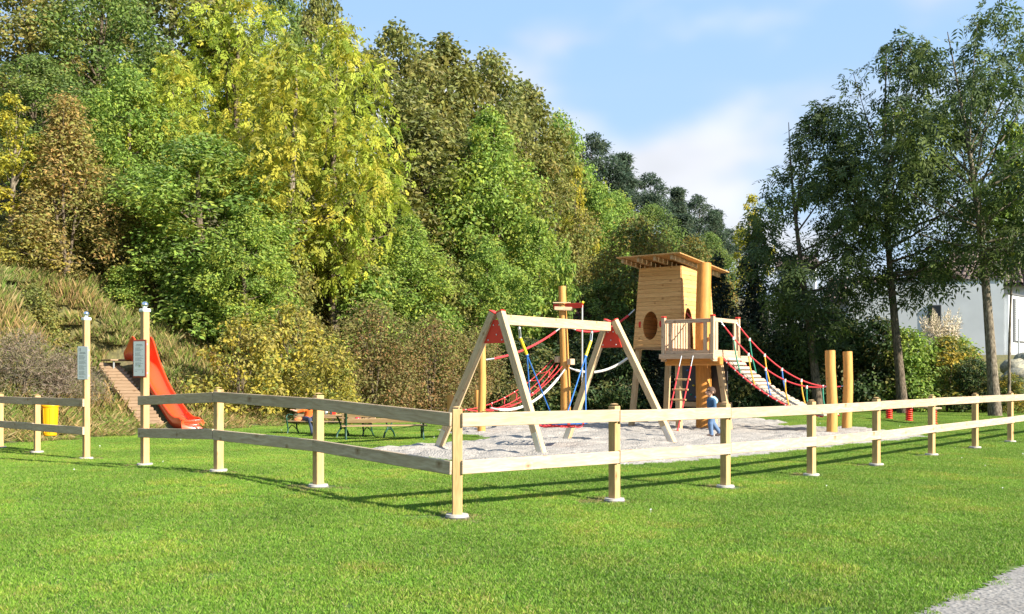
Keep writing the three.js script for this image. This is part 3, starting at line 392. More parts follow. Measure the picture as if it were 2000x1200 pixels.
const greenery = [
  // left side of the slope, near
  ['yellow', 22, 185, 130, 34, T, 'slender yellow autumn tree at the far left edge', 'tree', slopeT],
  ['brown', 128, 195, 270, 34.5, 'bushy_tree', 'large russet brown bushy tree with spiky top at the left', 'tree', slopeT],
  ['olive', 215, 330, 170, 36, T, 'small olive tree beside the russet bushy tree', 'tree', slopeT],
  ['green', 400, 265, 330, 36, T, 'broad mid green tree above the slide', 'tree', slopeT],
  ['greenB', 480, 400, 200, 34.5, T, 'low leafy green tree right of the tree above the slide', 'tree', slopeT],
  ['ashY', 335, 105, 230, 40, T, 'yellow green tree rising behind the green tree above the slide', 'tree', slopeT],
  ['ashY', 655, 45, 290, 40.5, T, 'tall bright yellow green tree, the brightest on the slope', 'tree', slopeT],
  ['ashGold', 560, 70, 300, 38, T, 'golden tree with visible pale trunk left of the brightest tree', 'tree', slopeT],
  ['ashY', 465, -45, 270, 47, T, 'yellow green tree crossing the top edge left of centre', 'tree', slopeT],
  ['olive', 55, -70, 290, 43, T, 'brownish olive tree at the top left corner', 'tree', slopeT],
  ['deep', 190, -60, 280, 43, T, 'dark green tree second from the top left corner', 'tree', slopeT],
  ['oak', 335, -90, 280, 50, T, 'dark tree at the top edge behind the yellow green trees', 'tree', slopeT],
  ['green', 245, 130, 210, 38.5, T, 'grey green tree behind the russet bushy tree', 'tree', slopeT],
  ['deep', 70, 110, 240, 39, T, 'dark green tree behind the slender yellow tree', 'tree', slopeT],
  ['oak', 630, -35, 150, 60, T, 'dark tree on the skyline above the brightest tree', 'tree', slopeT],
  ['deep', 545, -30, 160, 58, T, 'dark tree at the top edge between yellow green crowns', 'tree', slopeT],
  // oak wood right of it
  ['oak', 770, 52, 220, 57, T, 'olive oak on the skyline right of the brightest tree', 'tree', slopeT],
  ['oakB', 870, 72, 230, 60, T, 'broad olive oak, highest in the middle of the skyline', 'tree', slopeT],
  ['oak', 955, 105, 200, 64, T, 'olive oak stepping down the skyline', 'tree', slopeT],
  ['oakB', 1030, 165, 190, 68, T, 'olive green oak on the skyline above the swing', 'tree', slopeT],
  ['green', 1090, 225, 160, 74, T, 'green tree on the skyline before the pines begin', 'tree', slopeT],
  ['oakB', 830, 220, 240, 52, T, 'dark oak below the skyline with deep shade under it', 'tree', slopeT],
  ['oak', 745, 330, 170, 50, T, 'olive tree tucked behind the brightest tree', 'tree', slopeT],
  ['greenB', 955, 215, 250, 52, T, 'light green tree with twin trunks in mid slope', 'tree', slopeT],
  ['olive', 1065, 290, 200, 54, T, 'olive yellow tree left of the bright yellow sliver', 'tree', slopeT],
  ['yellow', 1128, 325, 75, 56, T, 'slim pure yellow tree in front of the pines', 'tree', slopeT],
  ['green', 1170, 360, 150, 66, T, 'green tree right of the slim yellow tree', 'tree', slopeT],
  // pines and the far ridge
  ['pineB', 1160, 262, 110, 100, 'pine_tree', 'pine highest on the far ridge', 'tree', ridge],
  ['pine', 1218, 302, 90, 108, 'pine_tree', 'second pine down the far ridge', 'tree', ridge],
  ['pineB', 1268, 340, 95, 112, 'pine_tree', 'third pine down the far ridge', 'tree', ridge],
  ['pine', 1322, 368, 80, 118, 'pine_tree', 'pointed pine in the middle of the far ridge', 'tree', ridge],
  ['pineB', 1362, 382, 85, 124, 'pine_tree', 'dark pine near the lower end of the far ridge', 'tree', ridge],
  ['pine', 1398, 412, 70, 130, 'pine_tree', 'last pine of the far ridge against the cloud', 'tree', ridge],
  ['pineB', 1425, 448, 60, 136, 'pine_tree', 'lowest pine at the right end of the far ridge', 'tree', ridge],
  ['green', 1205, 375, 140, 90, T, 'green broadleaf tree below the second pine', 'tree', slopeT],
  ['deep', 1275, 400, 140, 92, T, 'dark green tree below the third pine', 'tree', slopeT],
  ['pine', 1335, 420, 100, 96, 'pine_tree', 'pine standing lower in front of the ridge', 'tree', ridge],
  ['deep', 1385, 455, 110, 98, T, 'dark tree at the lower right end of the wooded hill', 'tree', slopeT],
  // behind the tower
  ['maple', 1240, 422, 230, 47, 'maple_tree', 'maple with orange tinged top behind the play tower', 'tree'],
  ['maple', 1355, 462, 170, 50, 'maple_tree', 'maple with rusty leaves right behind the tower roof', 'tree'],
  ['deep', 1175, 545, 150, 46, T, 'shaded dark tree left behind the play tower', 'tree'],
  ['yew', 1295, 560, 170, 43, 'yew_tree', 'blackish evergreen directly behind the tower house', 'tree', 'dark evergreens behind the tower'],
  ['yew', 1400, 500, 140, 44.5, 'yew_tree', 'blackish evergreen right of the tower roof', 'tree', 'dark evergreens behind the tower'],
  ['yew', 1475, 445, 150, 46, 'yew_tree', 'tallest of the blackish evergreens, above the rope bridge', 'tree', 'dark evergreens behind the tower'],
  ['yew', 1545, 495, 150, 45, 'yew_tree', 'blackish evergreen rightmost, beside the first ash', 'tree', 'dark evergreens behind the tower'],
  ['yew', 1350, 600, 150, 42, 'yew_tree', 'low blackish evergreen seen below the tower platform', 'tree', 'dark evergreens behind the tower'],
  ['yellow', 1468, 380, 80, 62, T, 'small yellow tree behind the tallest evergreen', 'tree'],
  ['hedge', 1440, 620, 170, 42.5, S, 'dark shrub under the rope bridge', 'shrub'],
  ['hedge', 1225, 640, 150, 43, S, 'dark shrub seen under the tower house', 'shrub'],
  // right side
  ['ashA', 1600, 205, 300, 41, 'ash_tree', 'leftmost of the three tall dark ash trees on the right', 'tree', 'tall ash trees on the right'],
  ['ashB', 1765, 70, 370, 40, 'ash_tree', 'middle one of the three tall dark ash trees', 'tree', 'tall ash trees on the right'],
  ['ashC', 1945, 15, 430, 37, 'ash_tree', 'rightmost tall ash with thick pale trunk', 'tree', 'tall ash trees on the right'],
  ['sapling', 1972, 240, 130, 38, T, 'thin stemmed young tree beside the rightmost ash', 'tree'],
  ['hedge', 1540, 640, 170, 43, S, 'dark leafy shrub left of the two upright logs', 'shrub'],
  ['hedge', 1625, 600, 190, 45, S, 'tall dark shrub behind the two upright logs', 'shrub'],
  ['hedge', 1715, 620, 190, 43.5, S, 'dark green shrub right of the two upright logs', 'shrub'],
  ['shrubG', 1770, 640, 160, 42.5, S, 'green shrub under the middle ash', 'shrub'],
  ['hedgeY', 1850, 655, 170, 42.5, S, 'yellow speckled shrub under the pampas plumes', 'shrub'],
  ['hedge', 1905, 700, 110, 41, S, 'low shrub left of the rightmost ash trunk', 'shrub'],
  ['hedgeY', 1975, 745, 90, 40, S, 'low yellowish shrub in front of the boulders', 'shrub'],
  ['shrubG', 1870, 655, 130, 48, S, 'rounded green shrub behind the pampas plumes', 'shrub'],
  // foot of the slope
  ['twig', 45, 650, 230, 25, S, 'bare purplish twiggy shrub at the left edge', 'shrub', slopeS],
  ['twig', 125, 690, 190, 26, S, 'brownish twiggy shrub behind the left sign', 'shrub', slopeS],
  ['shrubY', 40, 500, 170, 34, S, 'ochre shrub high on the left slope', 'shrub', slopeS],
  ['shrubO', 70, 555, 150, 31, S, 'low olive shrub on the grassy bank left of the trail', 'shrub', slopeS],
  ['shrubG', 240, 520, 120, 35, S, 'small green shrub at the top of the bank above the trail', 'shrub', slopeS],
  ['shrubG', 400, 500, 240, 35.5, S, 'green shrub at the edge of the wood above the slide', 'shrub', slopeS],
  ['shrubG', 475, 490, 170, 35.5, S, 'bright green shrub right above the slide', 'shrub', slopeS],
  ['shrubY', 470, 615, 190, 30.5, S, 'yellow leaved shrub right of the slide', 'shrub', slopeS],
  ['shrubY', 560, 590, 200, 33, S, 'yellow shrub behind the seated person', 'shrub', slopeS],
  ['shrubY', 650, 655, 150, 31, S, 'yellow green shrub behind the picnic table', 'shrub', slopeS],
  ['olive', 640, 405, 220, 42, T, 'leafy olive green tree below the golden tree', 'tree', slopeT],
  ['shrubO', 560, 470, 180, 38, S, 'olive shrub in mid slope left of centre', 'shrub', slopeS],
  ['greenB', 795, 420, 190, 45, T, 'feathery light green tree in the middle of the slope', 'tree', slopeT],
  ['shrubG', 720, 520, 190, 41, S, 'mid slope green shrub above the rusty thicket', 'shrub', slopeS],
  ['shrubO', 870, 500, 180, 46, S, 'olive shrub above the middle of the rusty thicket', 'shrub', slopeS],
  ['green', 955, 470, 150, 46, T, 'small fresh green tree left of the swing beam', 'tree', slopeT],
  ['shrubG', 850, 590, 160, 44, S, 'green shrub left of the small fresh green tree', 'shrub', slopeS],
  ['greenB', 1050, 430, 170, 49, T, 'pale green tree behind the tall climbing pole', 'tree', slopeT],
  ['shrubG', 1040, 570, 170, 47, S, 'green shrub behind the swing beam', 'shrub', slopeS],
  ['plum', 1130, 580, 130, 46, S, 'dark plum red shrub behind the climbing pole', 'shrub', slopeS],
  ['shrubR', 730, 590, 250, 36.5, S, 'rusty brown thicket left, behind the picnic table', 'shrub', slopeS],
  ['shrubR', 840, 620, 230, 39, S, 'rusty brown thicket in the middle', 'shrub', slopeS],
  ['shrubR', 935, 640, 190, 41, S, 'rusty brown thicket right, behind the swing leg', 'shrub', slopeS],
  ['hedge', 1030, 660, 180, 43, S, 'dark shrub behind the rope net', 'shrub', slopeS],
  ['hedge', 1130, 660, 170, 43.5, S, 'dark shrub left of the tower leg', 'shrub', slopeS],
  ['sapling', 1103, 470, 60, 44, T, 'thin bare stemmed sapling above the climbing pole', 'tree', slopeT],
];
for (const e of greenery) tree(...e);

// ---------------------------------------------------------------- houses behind the trees
function prism(poly, h, m4) { const s = new THREE.Shape(poly.map(p => new THREE.Vector2(p[0], p[1]))); const g = new THREE.ExtrudeGeometry(s, { depth: h, bevelEnabled: false }); return m4 ? g.applyMatrix4(m4) : g; }
function quadBox(a, b, y0, y1, th) { // upright wall slab between plan points a, b [X, Z]
  const A = W(a[0], (y0 + y1) / 2, a[1]), B = W(b[0], (y0 + y1) / 2, b[1]); const l = A.distanceTo(B); const g = new THREE.BoxGeometry(th, y1 - y0, l); const u = g.attributes.uv; for (let i = 0; i < u.count; i++) u.setXY(i, u.getX(i) * l, u.getY(i) * (y1 - y0));
  return g.applyMatrix4(basis(A, B).setPosition(A.add(B).multiplyScalar(0.5)));
}
function slab(p, th) { // roof sheet over four world corners
  const g = new THREE.BufferGeometry(), n = p[1].clone().sub(p[0]).cross(p[3].clone().sub(p[0])).normalize(); if (n.y < 0) n.negate(); const q = p.map(c => c.clone().addScaledVector(n, -th)); const v = [], t = (a, b, c, d) => v.push(...a, ...b, ...c, ...a, ...c, ...d);
  const A = p.map(c => c.toArray()), B = q.map(c => c.toArray()); t(A[0], A[1], A[2], A[3]); t(B[3], B[2], B[1], B[0]); for (let i = 0; i < 4; i++) { const j = (i + 1) % 4; t(A[i], B[i], B[j], A[j]); }
  g.setAttribute('position', new THREE.Float32BufferAttribute(v, 3)); g.computeVertexNormals(); g.setAttribute('uv', new THREE.Float32BufferAttribute(new Array(v.length / 3 * 2).fill(0), 2)); return g;
}
function tiledRoof(parent, p, courses, cols) { // p: eave left, eave right, ridge right, ridge left; courses of overlapping pantiles
  const roof = part(parent, 'roof', slab(p, 0.12), mat.tileRoof), out = []; const n = p[1].clone().sub(p[0]).cross(p[3].clone().sub(p[0])).normalize(); if (n.y < 0) n.negate();
  for (let j = 0; j < courses; j++) for (let i = 0; i < cols; i++) {
    const at = (u, v) => p[0].clone().lerp(p[1], u).lerp(p[3].clone().lerp(p[2], u), v); const u = (i + 0.5) / cols, a = at(u, j / courses).addScaledVector(n, 0.07), b = at(u, (j + 1.12) / courses).addScaledVector(n, 0.015); const w = p[0].distanceTo(p[1]) / cols * 0.42;
    out.push(tube([a, b], w, 5, false));
  }
  const t = part(roof, 'roof_tiles', mergeGeometries(out), mat.tileRed); t.userData.kind = 'stuff'; return roof;
}
{ // flat roofed white house
  const a = [19.6, 59.6], b = [26.9, 56], c = [33.7, 63.3], g = thing('white_house', 'white flat roofed house behind the ash trees on the right', 'house', W(26.9, 2.4, 56));
  part(g, 'wall', quadBox(a, b, 1.6, 6.75, 0.3), mat.wall);
  part(g, 'wall', quadBox([27.05, 56.1], c, 1.6, 5.95, 0.3), mat.wall);
  part(g, 'parapet_cap', quadBox([19.5, 59.68], [26.95, 55.95], 6.75, 6.84, 0.38), mat.frame); part(g, 'parapet_cap', quadBox([27.0, 55.98], c, 5.95, 6.02, 0.38), mat.frame);
  part(g, 'flat_roof', slab([W(19.6, 5.85, 59.6), W(26.9, 5.85, 56.1), W(33.7, 5.85, 63.3), W(27, 5.85, 70.5)], 0.2), mat.concreteDark);
  const along = (t) => [lerp(a[0], b[0], t) - 0.08, lerp(a[1], b[1], t) - 0.16];
  const w0 = along(0.53), w1 = along(0.615); const f = part(g, 'window', quadBox(w0, w1, 4.25, 5.45, 0.08), mat.frame); part(f, 'sill', quadBox(along(0.522), along(0.623), 4.18, 4.25, 0.2), mat.white); const w2 = [lerp(w0[0], w1[0], 0.06) - 0.015, lerp(w0[1], w1[1], 0.06) - 0.03], w3 = [lerp(w0[0], w1[0], 0.94) - 0.015, lerp(w0[1], w1[1], 0.94) - 0.03]; part(f, 'pane', quadBox(w2, w3, 4.31, 5.39, 0.06), mat.glass);
  const s0 = [27.55 + 0.16, 56.7 - 0.16], s1 = [32.0 + 0.16, 61.5 - 0.16]; const sh = part(g, 'roller_shutter', quadBox(s0, s1, 3.35, 5.75, 0.05), mat.frame);
  for (let i = 0; i < 22; i++) part(sh, 'slat', quadBox([s0[0] + 0.12, s0[1] + 0.05], [s1[0] - 0.02, s1[1] - 0.1], 3.42 + i * 0.105, 3.42 + i * 0.105 + 0.085, 0.07), mat.white);
  part(g, 'plinth', quadBox([27.2, 55.98], [33.8, 63.1], 1.6, 2.75, 0.2), M({ color: C(0.3, 0.3, 0.3), roughness: 0.9 }));
}
{ // tiled roofs beyond
  const g = thing('tiled_house', 'house with dark red tiled hip roof beyond the white house', 'house', W(34, 2, 72));
  part(g, 'wall', quadBox([29, 72], [42, 68], 1.5, 7.7, 0.3), mat.wall); part(g, 'wall', quadBox([29, 72], [32, 80], 1.5, 7.7, 0.3), mat.wall);
  tiledRoof(g, [W(28.9, 7.65, 71.0), W(43, 7.65, 67), W(42, 10.6, 71.5), W(32.2, 10.6, 74.5)], 9, 34);
  part(g, 'roof', slab([W(28.9, 7.65, 71.0), W(32.2, 10.55, 74.5), W(33.5, 10.55, 77), W(31, 7.65, 82)], 0.12), mat.tileRed);
  const k = thing('gabled_house', 'brown gabled roof peeping over the white wall', 'house', W(27.6, 2, 68));
  part(k, 'wall', quadBox([26.6, 66.6], [29, 66], 2, 7.9, 0.3), mat.eave);
  tiledRoof(k, [W(25.9, 7.75, 66.4), W(26.9, 7.75, 71), W(28.2, 9.0, 70.5), W(27.2, 9.0, 65.9)], 6, 14); part(k, 'roof', slab([W(27.2, 9.0, 65.9), W(28.2, 9.0, 70.5), W(30, 7.75, 70), W(29.1, 7.75, 65.4)], 0.14), mat.tileRed); part(k, 'gable', slab([W(26.3, 7.85, 66.25), W(28.9, 7.85, 65.75), W(27.25, 8.85, 66.1), W(27.2, 8.85, 66.12)], 0.1), mat.eave);
  const l = thing('low_house', 'low house with brown tiled roof between the first two ash trees', 'house', W(22, 2, 68));
  part(l, 'wall', quadBox([17.6, 70], [26, 67], 1.5, 6.6, 0.3), mat.wall); tiledRoof(l, [W(20.6, 6.45, 68.2), W(26.0, 6.45, 66.0), W(26.4, 8.2, 70), W(22.2, 8.2, 71.6)], 7, 18);
  const q = thing('distant_house', 'small white house wall glimpsed beside the dark evergreens', 'house', W(22.5, 2, 82)); part(q, 'wall', quadBox([21.6, 83], [24.2, 81.5], 1, 10.4, 0.3), mat.wall); part(q, 'roof', slab([W(21.3, 10.3, 82.7), W(24.5, 10.3, 80.9), W(24.8, 11.4, 84), W(21.8, 11.4, 85.6)], 0.15), mat.tileRed);
  const po = W(28.35, 0, 53), gp = ground(28.35, 53) ; const pt = thing('steel_pole', 'thin grey pole before the roller shutter', 'pole', W(pxX(1990, 50), ground(pxX(1990, 50), 50), 50)); part(pt, 'pole', tube([W(pxX(1990, 50), ground(pxX(1990, 50), 50), 50), W(pxX(1990, 50), 4.2, 50)], 0.04, 8), mat.steelDull); part(pt, 'cap', ballAt(W(pxX(1990, 50), 4.22, 50), 0.05), mat.steelDull);
}
{ // boulders and pampas
  const rocks = [[1982, 722, 46, 0.62, 'round grey boulder topmost by the roller shutter pole'], [1992, 748, 44, 0.8, 'pale boulder at the right edge below the round one'], [1972, 752, 45, 0.5, 'small mossy boulder beside the thin stemmed tree'], [2012, 770, 43, 0.75, 'low boulder cut by the right edge'], [2008, 712, 47, 0.7, 'upper boulder cut by the right edge']];
  rocks.forEach(([px, py, Z, s, label], k) => {
    const g = mergeVertices(new THREE.IcosahedronGeometry(s, 4).deleteAttribute('uv').deleteAttribute('normal'), 1e-4), p = g.attributes.position, v = new THREE.Vector3(); for (let i = 0; i < p.count; i++) { v.fromBufferAttribute(p, i); const n = 1 + 0.5 * fbm(v.x * 1.3 + k * 5, v.y * 1.3, v.z * 1.3, 4) + 0.15 * Math.abs(noise.noise(v.x * 3, v.y * 3, k)); p.setXYZ(i, v.x * n, v.y * n * 0.78, v.z * n); } g.computeVertexNormals();
    const uv = new Float32Array(p.count * 2); for (let i = 0; i < p.count; i++) { uv[2 * i] = p.getX(i) + p.getZ(i); uv[2 * i + 1] = p.getY(i); } g.setAttribute('uv', new THREE.BufferAttribute(uv, 2));
    const c = P(px, py, Z); solo('boulder', g.translate(c.x, c.y, c.z), mat.rock, label, 'boulder', c.clone().setY(c.y - s * 0.7), 'boulders of the rockery');
  });
  const Z = 46.5, base = onGround(pxX(1838, Z), Z), g = thing('pampas_grass', 'clump of pampas grass with cream plumes before the white wall', 'grass clump', base); const r = rng(77), pl = [], lv = [];
  for (let i = 0; i < 34; i++) { const a = r() * 6.28, sp = 0.1 + 0.75 * Math.sqrt(r()), h = 3.75 + 0.75 * r(), tip = base.clone().add(new THREE.Vector3(Math.cos(a) * sp * 1.15, h, Math.sin(a) * sp * 0.9)); const low = base.clone().lerp(tip, 0.66); low.y += 0.1; for (let q = 0; q < 110; q++) { const t = r(), b = low.clone().lerp(tip, t), w = 0.17 * Math.sin(Math.PI * clamp(t * 0.9 + 0.1)) + 0.02; const d = new THREE.Vector3((r() - 0.5) * 2 * w, r() * 0.12, (r() - 0.5) * 2 * w); const e = b.clone().add(d), s = new THREE.Vector3(0.012, 0.03, 0.0); pl.push(...b.toArray(), ...e.toArray(), ...e.clone().add(s).toArray()); } lv.push(tube([base, low, tip], [0.012, 0.01, 0.004], 4, false)); }
  for (let i = 0; i < 260; i++) { const a = r() * 6.28, l = 2.4 + 1.2 * r(), o = 0.2 + 0.9 * r(); const m = base.clone().add(new THREE.Vector3(Math.cos(a) * o * 0.5, l * 0.9, Math.sin(a) * o * 0.5)), e = base.clone().add(new THREE.Vector3(Math.cos(a) * o * 1.2, l * 0.75, Math.sin(a) * o * 1.2)); lv.push(tube([base, m, e], [0.015, 0.012, 0.003], 3, false)); }
  const pg = new THREE.BufferGeometry(); pg.setAttribute('position', new THREE.Float32BufferAttribute(pl, 3)); pg.computeVertexNormals(); part(g, 'plumes', pg, M({ color: C(0.6, 0.5, 0.36), roughness: 1, side: THREE.DoubleSide })); part(g, 'leaves', mergeGeometries(lv), M({ color: C(0.13, 0.17, 0.03), roughness: 0.8 }));
}

// ---------------------------------------------------------------- timber fences
function postTop(c, w, h, y0) { // square post with a domed top
  const n = 5, pts = []; const g = woodUV(chamferBox(w, w, h, 0.006), h); g.rotateX(-Math.PI / 2).translate(0, h / 2, 0);
  const d = new THREE.SphereGeometry(w * 0.68, 12, 5, 0, 6.283, 0, 0.8).scale(1, 0.55, 1); d.translate(0, h - w * 0.68 * 0.55 * 0.7 + 0.018, 0);
  return mergeGeometries([g, d]);
}
const railTop = 1.05, railGap = 0.475, railH = 0.138, railT = 0.038, postW = 0.1;
let railNo = 0;
function fence(th, pts, o = {}) {
  // pts: [X, Z, opts]; rails on the side that faces outward
  pts.forEach(([X, Z, q = {}], i) => {
    const a = pts[Math.max(0, i - 1)], b = pts[Math.min(pts.length - 1, i + 1)], dir = Math.atan2(-(b[1] - a[1]), b[0] - a[0]), y = ground(X, Z), h = (q.tall ?? 1.09);
    const pg = q.tall ? woodUV(chamferBox(postW, postW, h, 0.006), h).rotateX(-Math.PI / 2).translate(0, h / 2, 0) : postTop(null, postW, h);
    const p = part(th, 'post', pg.rotateY(q.turn ?? dir).translate(X, y, -Z), mat.post);
    part(p, 'footing', new THREE.CylinderGeometry(0.112, 0.122, 0.05, 20).translate(X, y + 0.014, -Z), mat.concrete); part(p, 'footing_rim', new THREE.CylinderGeometry(0.124, 0.13, 0.05, 20).translate(X, y - 0.01, -Z), mat.concreteDark);
    if (q.tall) { part(p, 'cap_plate', chamferBox(0.13, 0.05, 0.13, 0.01).rotateY(q.turn ?? dir).translate(X, y + h + 0.022, -Z), mat.white); part(p, 'finial', mergeGeometries([new THREE.SphereGeometry(0.052, 16, 12).translate(X, y + h + 0.105, -Z), new THREE.CylinderGeometry(0.03, 0.035, 0.03, 12).translate(X, y + h + 0.055, -Z)]), mat.chrome); }
  });
  for (let i = 0; i + 1 < pts.length; i++) {
    const [x0, z0] = pts[i], [x1, z1] = pts[i + 1], l = Math.hypot(x1 - x0, z1 - z0), ux = (x1 - x0) / l, uz = (z1 - z0) / l, side = o.side ?? 1, nx = uz * side, nz = -ux * side, off = postW / 2 + railT / 2 + 0.002, e0 = i === 0 ? (o.start ?? 0.06) : -0.002, e1 = i + 2 === pts.length ? 0.06 : -0.002;
    for (const k of [0, 1]) {
      const m = mat.rail[(railNo++ * 7) % 4]; const yy = railTop - railH / 2 - k * railGap, jit = 0.012 * Math.sin(railNo * 2.7);
      const A = W(x0 - ux * e0 + nx * off, ground(x0, z0) + yy + jit, z0 - uz * e0 + nz * off), B = W(x1 + ux * e1 + nx * off, ground(x1, z1) + yy + jit * 0.5, z1 + uz * e1 + nz * off); part(th, 'rail', bar(A, B, railT, railH, UP, 0.005), m);
    }
  }
}
const cornerP = [-0.55, 10.25];
{
  const leftPts = [[-5.56, 15.5, { tall: 2.33 }], [-3.87, 13.5], [-2.29, 12.1], cornerP];
  const rightPts = [[1200, 11.68], [1417, 13.27], [1585, 14.97], [1712, 16.7], [1820, 18.8], [1905, 20.7], [1974, 22.6]].map(([px, Z]) => [pxX(px, Z), Z]); rightPts.push([12.75, 24.7], [14.5, 26.7]);
  const th = thing('timber_fence', 'two rail timber fence round the playground, turning the corner nearest the camera', 'fence', onGround(...cornerP));
  fence(th, [...leftPts, ...rightPts], { side: 1 });
  const th2 = thing('timber_fence', 'shorter stretch of two rail fence at the left edge with the yellow bin', 'fence', onGround(-7.4, 17.8));
  fence(th2, [[-13.2, 23.2], [-11.35, 21.4], [pxX(0, 20.6), 20.6], [pxX(72, 19.4), 19.4], [pxX(168, 17.8), 17.8, { tall: 2.42 }]], { side: 1 });
}
// ---------------------------------------------------------------- notice boards and bin
function signTex(frame, icons) {
  const c = document.createElement('canvas'); c.width = 256; c.height = 512; const x = c.getContext('2d'), r = rng(icons ? 3 : 8); x.fillStyle = '#c3cbc8'; x.fillRect(0, 0, 256, 512); x.fillStyle = '#4c565a';
  let y = icons ? 86 : 44; if (icons) { for (const px of [40, 78]) { x.beginPath(); x.arc(px, 28, 8, 0, 6.3); x.fill(); x.fillRect(px - 7, 38, 14, 22); x.fillRect(px - 6, 58, 4, 16); x.fillRect(px + 2, 58, 4, 16); } }
  const line = (x0, w, h, yy) => { let q = x0; while (q < x0 + w) { const l = 8 + r() * 20; x.fillRect(q, yy, Math.min(l, x0 + w - q), h); q += l + 5; } };
  line(60, 140, 9, y); y += 18; line(50, 160, 9, y); y += 30;
  while (y < (icons ? 480 : 330)) { const para = 3 + Math.floor(r() * 4); for (let k = 0; k < para && y < 480; k++) { line(36, 110 + r() * 80, 5, y); y += 12; } y += 14; }
  if (!icons) { x.fillStyle = '#6f8a5a'; x.fillRect(120, 356, 34, 12); x.fillRect(112, 374, 48, 8); x.fillStyle = '#4c565a'; x.fillRect(16, 420, 220, 3); line(20, 60, 5, 440); x.fillRect(206, 446, 10, 22); x.beginPath(); x.arc(211, 438, 6, 0, 6.3); x.fill(); }
  const t = new THREE.CanvasTexture(c); t.colorSpace = THREE.SRGBColorSpace; return t;
}
function notice(X, Z, y0, y1, wd, ang, frame, label) {
  const h = y1 - y0, base = W(X, y0, Z), g = thing('notice_board', label, 'sign', base, 'notice boards on the entrance posts'); const m4 = new THREE.Matrix4().makeRotationY(ang).setPosition(X, (y0 + y1) / 2, -Z);
  part(g, 'board', chamferBox(wd, h, 0.018, 0.006).applyMatrix4(m4), frame); part(g, 'printed_sheet', new THREE.PlaneGeometry(wd - (frame === mat.redDark ? 0.05 : 0.012), h - (frame === mat.redDark ? 0.05 : 0.012)).translate(0, 0, 0.0115).applyMatrix4(m4), M({ map: signTex(frame, frame !== mat.redDark), roughness: 0.5 }));
  for (const dy of [-h * 0.38, h * 0.38]) part(g, 'bracket', new THREE.BoxGeometry(wd * 0.5, 0.03, 0.03).translate(wd * 0.2, dy, -0.026).applyMatrix4(m4), mat.steelDull);
}
mat.redDark = M({ color: C(0.3, 0.05, 0.025), roughness: 0.5 });
notice(pxX(161.5, 17.72), 17.72, EYE + (HOR - 742) / F * 17.75, EYE + (HOR - 677) / F * 17.75, 0.26, -0.5, mat.steelDull, 'grey notice board with print and two small figures on the left entrance post');
notice(pxX(272.5, 15.42), 15.42, EYE + (HOR - 738) / F * 15.45, EYE + (HOR - 664) / F * 15.45, 0.29, -0.5, mat.redDark, 'notice board in dark red frame on the taller right entrance post');
{
  const Z = 19.6, X = pxX(97, Z), y = EYE + (HOR - 852) / F * Z, g = thing('litter_bin', 'yellow plastic litter bin hung on the left fence', 'bin', W(X, y, Z));
  const lathe = new THREE.LatheGeometry([[0.0, 0], [0.105, 0], [0.125, 0.02], [0.15, 0.55], [0.172, 0.56], [0.172, 0.6], [0.15, 0.6], [0.118, 0.05], [0, 0.04]].map(p => new THREE.Vector2(...p)), 24).scale(1, 1, 0.85);
  part(g, 'bin_body', lathe.translate(X, y, -Z), mat.bin); for (let k = 0; k < 7; k++) { const a = k / 7 * 6.28 + 0.3; part(g, 'rib', tube([new THREE.Vector3(X + Math.cos(a) * 0.128, y + 0.06, -Z + Math.sin(a) * 0.109), new THREE.Vector3(X + Math.cos(a) * 0.149, y + 0.53, -Z + Math.sin(a) * 0.127)], 0.008, 6), mat.bin); }
  part(g, 'mounting_plate', chamferBox(0.03, 0.3, 0.12, 0.005).translate(X - 0.165, y + 0.35, -Z), mat.steelDull);
}

